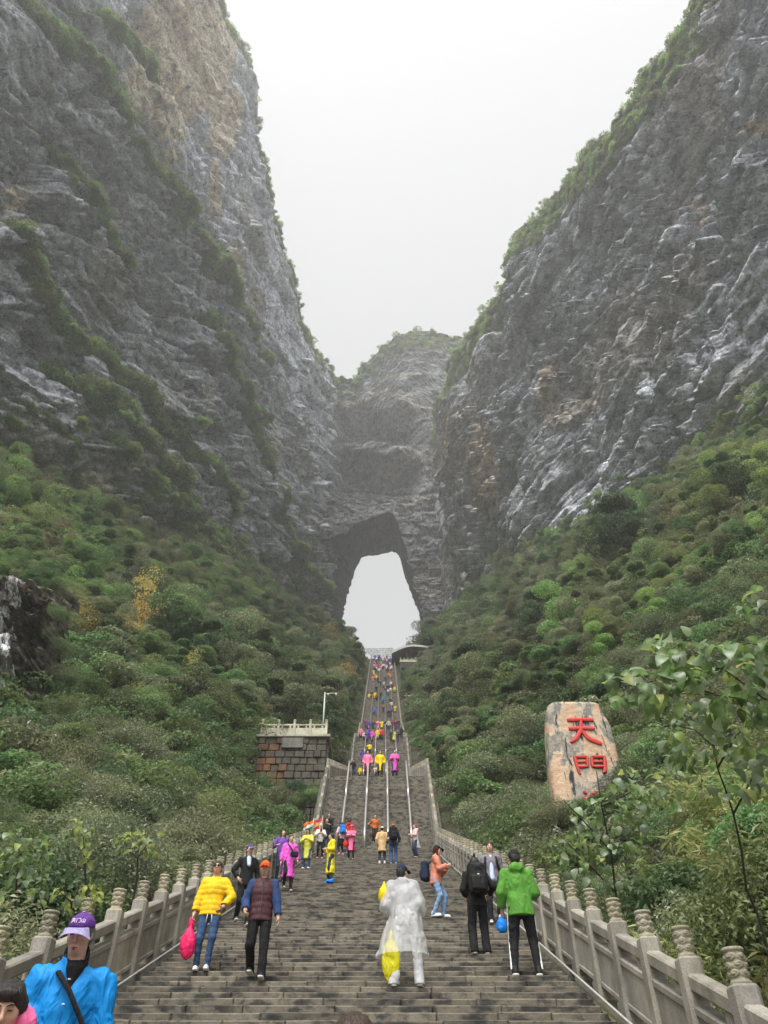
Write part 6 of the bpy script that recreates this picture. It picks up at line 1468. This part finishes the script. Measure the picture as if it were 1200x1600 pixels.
p.bag('yellow plastic sheet hanging below the hem of the clear raincoat', 'drop', cloth('lime_plastic', (.75, .68, .02), .35, .9), p.pel + V3(.2, .05, -.46), (.12, .04, .3), 'yellow_sheet', 'plastic sheet')
# woman in salmon jacket
(loc, H) = spot(683, 1440, 684, 1322)
p = Person('woman in salmon jacket, black cap and pale jeans leaning sideways with a phone', loc, R(76), H, .012, fem=True, head=(.1, .05, 0), fr=(-.09, .02, 0), fl=(.07, -.14, 0), lean=(-.0, -.04), pel=(0, .05, -.03), hr=(-.06, -.33, .28), hl=(.1, -.3, .27), elr=(-.5, .4, -.8), ell=(.5, .4, -.8), curl_r=.9, curl_l=.9)
p.hair('long', cloth('auburn_hair', (.05, .014, .01)), .16); p.cap(BLACK, BLACK); p.face(); p.top(SALMON, -.15, .03, wr=.01); p.trousers(LJEAN, .01); p.shoes(WHSHOE)
p.bag('dark navy backpack hanging low on the back of the woman in salmon', 'pack', NAVY, p.chest + V3(-.0, .25, -.12), (.13, .08, .19), 'backpack', 'backpack', [[p.chest + V3(.08, .2, .05), p.neck + V3(.09, .03, .03), p.chest + V3(.1, -.16, .02), p.chest + V3(.12, .05, -.12)]])
m = MB(); pc = (p.wr + p.wl) / 2 + V3(.0, -.1, .05); m.box(tuple(pc), (.075, .012, .15), Euler((-.4, 0, 0)).to_matrix(), .004); ph_ = m.build('phone', DARKSTEEL); ph_.location = 0, 0, 0; ph_.matrix_basis = p.o.matrix_basis.copy() if False else Matrix.Translation(p.o.location) @ p.o.rotation_euler.to_matrix().to_4x4(); tag(ph_, 'dark phone held up by the woman in the salmon jacket', 'phone')
# woman in black with backpack, from behind
(loc, H) = spot(752, 1500, 745, 1340)
p = Person('woman in black with a black backpack and white shoes, seen from behind', loc, math.pi + .05, H, .012, fem=True, fr=(-.1, 0, 0), fl=(.1, .02, 0), hl=(.17, -.2, .12), hr=(-.26, -.14, .12), head=(0, .1, 0), ell=(.5, .8, -.5))
p.hair('bob', HAIR); f = p.F(.012); f.cap(p.h3(0, .06, .09), p.h3(0, .11, .14), .026, .02, .01); p.add('hair_knot', f.mesh('hair_knot', HAIR)); p.top(BLACK, -.12, .022); p.trousers(BLACK, .03); p.shoes(WHSHOE)
p.bag('black backpack with a small white mark on the woman dressed in black', 'pack', cloth('black_nylon', (.01, .01, .011), .5), p.chest + V3(0, .22, -.02), (.155, .09, .23), 'backpack', 'backpack', [[p.chest + V3(q_ * .1, .16, .16), p.neck + V3(q_ * .1, .0, .04), p.chest + V3(q_ * .12, -.14, .02), p.chest + V3(q_ * .17, .05, -.18)] for q_ in (-1, 1)])
m = MB(); m.box(tuple(p.chest + V3(0, .335, .02)), (.035, .006, .014), None, .002); o = m.build('white_mark', SOLE); o.parent = bpy.data.objects[[x.name for x in bpy.data.objects if x.name.startswith('backpack')][-1]]; o.location = tuple(-V3(*(p.chest + V3(0, .22, -.02))))
# man in grey jacket facing us
(loc, H) = spot(776, 1448, 785, 1317)
p = Person('man in grey jacket and pale shirt with backpack straps, facing the camera', loc, -.1, H, .013, head=(.0, -.05, 0), fr=(-.09, .0, 0), fl=(.09, .12, SR), pel=(0, 0, .02), hr=(-.22, -.06, -.09), hl=(.24, -.05, -.05))
p.hair('short'); p.face(); p.top(GREYJ, -.1, .02); p.trousers(cloth('navy_trousers', (.02, .024, .035)), .01); p.shoes(cloth('pale_shoe', (.5, .48, .46), .5, .1))
f = p.F(.012); f.cap(p.neck + V3(0, -.055, -.03), p.pel + V3(0, -.122, -.03), .035, .052, .02); p.add('shirt_front', f.mesh('shirt_front', SHIRT))
for q_ in (-1, 1): p.strap([p.neck + V3(q_ * .105, .05, .0), p.neck + V3(q_ * .11, -.075, -.05), p.chest + V3(q_ * .12, -.125, .0), p.chest + V3(q_ * .16, -.03, -.16)], BLACK, 'strap', .02)
# man in green
(loc, H) = spot(824, 1532, 816, 1328)
p = Person('man in green hooded jacket, black beanie and black track trousers, from behind', loc, math.pi - .1, H, .011, head=(.25, .1, 0), fr=(-.17, -.02, 0), fl=(.15, .02, 0), lean=(0, -.04), hl=(.26, -.12, -.05), hr=(-.16, -.28, .2), elr=(-.4, .5, -1), curl_l=.9)
p.hair('short'); p.beanie(BLACK); p.top(GREEN, -.15, .038, hood=True, wr=.009); p.trousers(BLACK, .012, ankle=.045); p.shoes(BKSHOE)
for Hh, K, A, sg in ((p.hr, p.kr, p.ar, -1), (p.hl, p.kl, p.al, 1)):
    m = MB(); m.tube([Hh + V3(sg * .094, 0, 0), (Hh + K) / 2 + V3(sg * .08, 0, 0), K + V3(sg * .061, 0, 0), A + V3(sg * .048, 0, .0)], .012, 6); m.build('white_stripe', SOLE, p.o)
p.bag('bright blue plastic bag held by the man in green', 'drop', BRIGHTBLUE, p.wl + V3(.02, .0, -.16), (.085, .07, .12), 'blue_bag', 'bag')
(loc, H) = spot(448, 1398, 452, 1312)
p = Person('woman in long magenta raincoat with a black shoulder bag', loc, .25, H, .014, fem=True, head=(.3, 0, 0), fr=(-.09, .08, SR), fl=(.08, -.08, 0), pel=(0, 0, .03), hr=(-.27, -.04, -.1), hl=(.26, -.08, -.03))
p.hair('short'); p.face(); p.top(MAG, -.52, .035, 'raincoat', hood=True, flare=.03, wr=.012); p.trousers(BLACK); p.shoes(BKSHOE)
p.bag('black shoulder bag against the magenta raincoat', 'box', BLACK, p.pel + V3(.1, -.23, .1), (.11, .04, .08), 'shoulder_bag', 'bag', [[p.neck + V3(-.08, -.06, 0), p.chest + V3(0, -.19, 0), p.pel + V3(.06, -.24, .16)]])
MID = []
def mid(label, fx, fy, hx, hy, yaw, vox=.019, **kw):
    loc, H = spot(fx, fy, hx, hy); p = Person(label, loc, yaw, H, vox, **kw); return p
holdp = dict(hr=(-.06, -.27, .25), hl=(.06, -.27, .25), elr=(-.7, .3, -.6), ell=(.7, .3, -.6))
p = mid('person in bright yellow raincoat and blue shoe covers standing in profile', 515, 1383, 518, 1303, -R(70), hr=(-.1, -.2, .2), hl=(.1, -.2, .2)); p.hair('short'); p.top(RAINY, -.62, .035, 'raincoat', hood=True, flare=.02, wr=.012); p.trousers(DJEAN); p.shoes(BRIGHTBLUE, BRIGHTBLUE, 1.3)
p = mid('woman in violet jacket standing behind the magenta raincoat', 436, 1382, 449, 1297, .3, fem=True, hr=(-.2, -.2, .2)); p.hair('long'); p.top(VIOLET, -.14, .03); p.trousers(DJEAN); p.shoes(BKSHOE)
p = mid('dark-haired woman in lime-yellow raincoat reading a phone', 478, 1362, 472, 1299, -.2, fem=True, head=(0, .45, 0), **holdp); p.hair('long', HAIR, .12); p.top(LIMEY, -.5, .03, 'raincoat', hood=True, flare=.02); p.trousers(JEAN); p.shoes(WHSHOE)
p = mid('girl in white jacket with hood up, dark trousers and pink shoes', 499, 1345, 500, 1288, .1, fem=True, head=(0, .35, 0), **holdp); p.hair('long', HAIR, .1); p.hood_up(CREAM); p.top(CREAM, -.12, .028); p.trousers(BLACK); p.shoes(PKSHOE)
f = p.F(); f.cap(p.neck + V3(0, -.07, 0), p.chest + V3(0, -.14, .05), .05, .04, .02); p.add('dark_top', f.mesh('dark_top', BLACK))
p = mid('person in black top standing behind the girl with the white hood', 508, 1339, 508, 1279, .2); p.hair('short'); p.top(BLACK, -.12, .022); p.trousers(NAVY); p.shoes(PKSHOE)
p = mid('person with pale pink top carrying a blue backpack, facing uphill', 532, 1338, 534, 1285, math.pi + .5, fem=True, hr=(-.3, -.05, .05)); p.hair('short'); p.top(PALEPINK, -.1, .025); p.skirt(BLACK, .42, .15); p.trousers(BLACK); p.shoes(PKSHOE)
p.bag('bright blue backpack on the person in pale pink', 'pack', BRIGHTBLUE, p.chest + V3(.03, .22, .0), (.14, .09, .2), 'backpack', 'backpack')
p = mid('person in red jacket half hidden behind the pink raincoat', 545, 1335, 545, 1280, math.pi - .3); p.hair('short'); p.top(REDC, -.12, .03, hood=True); p.trousers(DJEAN); p.shoes(BKSHOE)
p = mid('woman in pink raincoat and pink hat with folded arms', 548, 1346, 548, 1296, -.1, fem=True, hr=(.08, -.2, .22), hl=(-.08, -.22, .24), elr=(-.9, -.1, -.3), ell=(.9, -.1, -.3)); p.hair('short'); p.sunhat(PINK); p.top(PINK, -.5, .035, 'raincoat', hood=True, flare=.03); p.trousers(BLACK); p.shoes(BKSHOE)
p.bag('red cloth bag at the side of the woman in the pink raincoat', 'drop', REDC, p.pel + V3(-.24, -.05, -.1), (.1, .06, .18), 'red_bag', 'bag')
# seated man on the lower steps of the second flight
loc, H = spot(513, 1303, 517, 1267); p = Person('man in black jacket sitting on the steps with hands in his lap', (loc[0], loc[1] - .1, loc[2]), .1, 1.66, .019, fr=(-.14, -.42, -.42), fl=(.14, -.45, -.42), pel=(0, .43, -.4), hr=(-.06, -.3, .1), hl=(.06, -.3, .1), lean=(0, -.06), head=(0, .1, 0)); p.hair('short'); p.top(BLACK, -.08, .03); p.trousers(JEAN); p.shoes(WHSHOE)
p = mid('long-haired woman in rust sweater and dark skirt coming down by a handrail', 586, 1321, 585, 1275, .1, fem=True, hr=(-.42, -.12, .16), elr=(-.6, .4, -.6), fl=(.07, -.1, -.05)); p.hair('long', BROWNHAIR, .3); p.top(RUST, -.06, .025); p.skirt(BRSKIRT, .55, .17); p.trousers(BRSKIRT); p.shoes(BRIGHTBLUE)
p = mid('person in beige coat and white hat seen from behind', 597, 1352, 598, 1294, math.pi, fem=True, hr=(-.24, -.1, .02)); p.hair('short'); p.sunhat(CREAM); p.top(BEIGE, -.36, .04, 'coat', flare=.02); p.trousers(DJEAN); p.shoes(WHSHOE)
f = p.F(); f.cap(p.neck + V3(-.05, 0, .02), p.neck + V3(.05, 0, .02), .085, None, .03, .9); f.wrinkle(.012, 20, 4); p.add('scarf', f.mesh('scarf', cloth('violet_scarf', (.4, .25, .45))))
p = mid('man in dark jacket with black backpack and orange cap, from behind', 615, 1352, 613, 1288, math.pi, fr=(-.1, 0, 0), fl=(.1, 0, 0)); p.hair('short'); p.cap(ORANGE, ORANGE); p.top(NAVY, -.14, .028); p.trousers(JEAN, .02); p.shoes(BKSHOE)
p.bag('black backpack of the man in the orange cap seen from behind', 'pack', BLACK, p.chest + V3(0, .22, -.02), (.16, .1, .23), 'backpack', 'backpack')
p = mid('person in white plastic poncho and dark trousers facing left', 650, 1343, 646, 1288, -R(65), hr=(-.08, -.3, .2), hl=(.06, -.3, .2)); p.hair('short', cloth('ginger_hair', (.35, .1, .03))); p.top(PALEPINK, -.08, .025, 'jacket'); p.trousers(DJEAN, .02); p.shoes(BKSHOE)
p.p['hemoff'] = (0, .1, 0); p.top(WHITEP, -.45, .06, 'poncho', sleeves=False, hood=True, flare=.04, open_hem=True, wr=.014)
# two flags carried above the group on the left
for lab, x, y, cols, an in (('striped orange, white and green flag on a pole above the group at the left', 478, 1302, ((.8, .2, .02), (.75, .75, .7), (.02, .25, .08)), .6), ('red and yellow flag drooping beside the striped one', 492, 1298, ((.65, .05, .06), (.7, .45, .1), (.65, .05, .06)), .7)):
    X0, d0, z0 = stair_spot(x + 6, 1345); t = empty('flag', (X0, d0 + .3, z0)); tag(t, lab, 'flag'); hp = at_fwd(x + 10, y - 24, d0 + .3).z - z0
    m = MB(); m.tube([(0, 0, .9), (.05, 0, hp)], .012, 6); m.build('flag_pole', PALEMETAL, t, True)
    for si, cc in enumerate(cols):
        V, Fc = [], []
        for i in range(9):
            u = i / 8
            for j in (0, 1):
                w_ = (si + j) / 3; V.append((.05 - u * .55 * math.cos(an) - w_ * .0, .07 * math.sin(u * 7 + si), hp - u * .55 * math.sin(an) - w_ * .42 - .05 * math.sin(u * 5)))
        for i in range(8): Fc.append((2 * i, 2 * i + 1, 2 * i + 3, 2 * i + 2))
        link('stripe', npmesh('stripe', np.array(V), Fc, True), cloth('flag_%d_%d' % (x, si), cc), t)

# ------------------------------------------------------------------ people on the upper flights: small figures, a few shared shapes
def proto(raincoat, seed, pose, skirt=False, hat=False):
    p = Person('p%d' % seed, (0, 0, 0), 0, 1.66, .034, **pose); me0 = p.o.data; objs = [p.o]
    OC = _cl.setdefault('far_clothes', mat_cloth('far_clothes', (.5, .5, .5), .6, .3, 9, True)); DK = DKGREY if seed % 2 else DJEAN
    p.hair('long' if seed % 3 == 0 else 'short')
    if raincoat: p.top(OC, -.55, .05, 'coat', hood=True, flare=.04, wr=.01)
    else: p.top(OC, -.12, .035, 'coat', wr=.008)
    p.trousers(DK, .012)
    bm = bmesh.new(); mats = []
    for o in [p.o] + list(p.o.children):
        tmp = bmesh.new(); tmp.from_mesh(o.data); mt = o.data.materials[0]
        if mt not in mats: mats.append(mt)
        for f_ in tmp.faces: f_.material_index = mats.index(mt)
        me = bpy.data.meshes.new('t'); tmp.to_mesh(me); tmp.free(); bm.from_mesh(me); bpy.data.meshes.remove(me)
    out = bpy.data.meshes.new('person'); bm.to_mesh(out); bm.free()
    for mt in mats: out.materials.append(mt)
    for o in list(p.o.children) + [p.o]: bpy.data.objects.remove(o)
    return out
POSES = [dict(fr=(-.1, .1, .1), fl=(.1, -.1, 0)), dict(hr=(-.1, -.25, .2), hl=(.1, -.25, .2)), dict(fr=(-.12, 0, 0), fl=(.1, -.12, -.1), hl=(.35, -.1, .1)), dict(lean=(.03, -.08), hr=(-.3, -.1, .02))]
RAINP = [proto(True, i + 1, POSES[i]) for i in range(3)]; COATP = [proto(False, i + 5, POSES[i]) for i in range(4)]
CN = {'magenta': (.68, .1, .45), 'pink': (.85, .22, .38), 'yellow': (.8, .6, .01), 'purple': (.12, .05, .35), 'navy': (.02, .03, .08), 'black': (.015, .015, .017), 'orange': (.8, .2, .02), 'white': (.75, .75, .75), 'teal': (.03, .25, .35), 'maroon': (.2, .02, .05), 'lime': (.6, .6, .06), 'cream': (.6, .55, .45), 'red': (.6, .03, .04), 'blue': (.03, .15, .55)}
def far(col, px, py, label, up=None, group=None, H=None, yaw=None):
    r = ray(px, py); ds = np.linspace(46, 186, 9000); z = EYE + r[2] / r[1] * ds; i = np.nonzero(z < zs(ds) + .05)[0]; d = float(ds[i[0]]) if len(i) else 184
    rain = col in ('magenta', 'pink', 'yellow', 'purple', 'lime') and up is None
    me = random.choice(RAINP if rain else COATP); o = link('person', me); o.location = (r[0] / r[1] * d, d + .08, float(zs(d)) + .12); o.rotation_euler.z = (random.uniform(-.5, .5) + (math.pi if random.random() < .35 else 0)) if yaw is None else yaw
    s_ = (H or random.uniform(1.52, 1.76)) / 1.66; o.scale = (s_, s_, s_); o.color = (*CN[col], 1); tag(o, label, 'person', group)
far('black', 551, 1214, 'man in black jacket with a bag at the top left of the second flight', yaw=.2, H=1.8)
far('yellow', 562, 1215, 'small child in yellow raincoat beside the man in black, above the second flight', H=1.15)
far('pink', 574, 1216, 'person in salmon-pink raincoat at the head of the second flight', yaw=0)
far('cream', 586, 1215.5, 'small figure in cream and black between the pink and yellow raincoats', H=1.25)
far('yellow', 594, 1216, 'adult in full yellow raincoat at the head of the second flight', yaw=0, H=1.72)
far('magenta', 617, 1216, 'adult in magenta raincoat standing alone at the head of the second flight', yaw=0, H=1.78)
far('purple', 566, 1193, 'figure in purple partway up the third steep flight'); far('yellow', 577, 1180, 'figure in yellow jacket and dark trousers on the third steep flight', up=1)
for col, x, t in (('pink', 563.5, 'pink raincoat at the left wall'), ('cream', 569, 'cream coat next to pink'), ('purple', 574, 'dark purple coat, second purple from left'), ('purple', 577, 'purple raincoat beside the first handrail'), ('magenta', 581, 'magenta raincoat near the first handrail'), ('yellow', 590, 'yellow raincoat between the middle handrails'), ('orange', 592.5, 'orange jacket touching a yellow raincoat'), ('red', 597, 'red jacket left of the middle'), ('navy', 611, 'navy jacket right of the middle'), ('lime', 614.5, 'lime bag or coat, low to the ground'), ('navy', 621.5, 'navy jacket in the pair at the right wall'), ('black', 626.5, 'black jacket at the right wall')):
    far(col, x + random.uniform(-1, 1), 1161.5 - random.choice((0, 0, 2, 4, 7)), '%s, atop the third steep flight' % t)
for col, x, t in (('maroon', 571, 'maroon coat furthest left'), ('purple', 576, 'purple coat'), ('navy', 582, 'navy coat'), ('pink', 590.5, 'pink raincoat'), ('yellow', 596, 'yellow raincoat'), ('black', 602.5, 'black coat by the middle rail'), ('cream', 608, 'cream coat'), ('maroon', 613.5, 'maroon coat right of middle'), ('maroon', 618, 'second maroon coat from the right'), ('navy', 623, 'navy coat furthest right')):
    far(col, x + random.uniform(-1, 1), 1142.5 - random.choice((0, 0, 2, 3, 5)), 'tiny figure in %s, in the row below the topmost flight' % t)
CS = [('yellow', 577, 1094), ('black', 580.5, 1092), ('yellow', 586, 1094), ('maroon', 588.5, 1097), ('black', 595, 1093), ('teal', 598, 1101), ('teal', 600, 1097), ('maroon', 599, 1115), ('navy', 610, 1103), ('purple', 612, 1117), ('cream', 611.5, 1108), ('yellow', 617.5, 1115), ('black', 607, 1122), ('blue', 585, 1119), ('pink', 582.5, 1067), ('orange', 586, 1062), ('yellow', 584, 1056), ('yellow', 588, 1064), ('black', 590.5, 1068), ('black', 594, 1074), ('navy', 602, 1068), ('cream', 600, 1076), ('cream', 606.5, 1088), ('white', 610.5, 1085), ('orange', 610, 1063), ('orange', 607, 1060), ('lime', 616.5, 1084), ('black', 606, 1082), ('white', 611, 1075), ('navy', 602.5, 1085), ('black', 588, 1083), ('maroon', 613, 1078), ('navy', 611, 1121)]
for i, (c, x, y) in enumerate(CS):
    far(c, x, y, 'tiny figure in %s on the %s part of the topmost flight, %s lane' % (c, 'lower' if y > 1100 else 'middle' if y > 1075 else 'upper middle', 'left' if x < 590 else 'centre' if x < 604 else 'right'), group='tiny figures in %s on the topmost flight' % c)
cols = ['white', 'magenta', 'navy', 'maroon', 'pink', 'black', 'white', 'purple', 'red', 'blue', 'cream', 'black']
for i in range(46):
    y = random.uniform(1031, 1053); hw = 15 + (y - 1030) * .12; x = random.uniform(598 - hw * .85, 598 + hw * .85); c = random.choice(cols)
    far(c, x, y, 'tiny figure in %s within the crowd at the head of the stairs' % c, group='crowd at the head of the stairs, in %s' % c)
# ------------------------------------------------------------------ haze
m, nt, bs, out = newmat('haze'); nt.nodes.remove(bs)
pv = N(nt, 'ShaderNodeVolumePrincipled', Density=0.00055, Anisotropy=0.3); pv.inputs['Color'].default_value = (0.97, 0.975, 0.985, 1)
nt.links.new(pv.outputs[0], out.inputs['Volume'])
mb = MB(); mb.box((0, 40, 255), (900, 760, 520)); o = mb.build('haze', m); tag(o, kind='stuff')
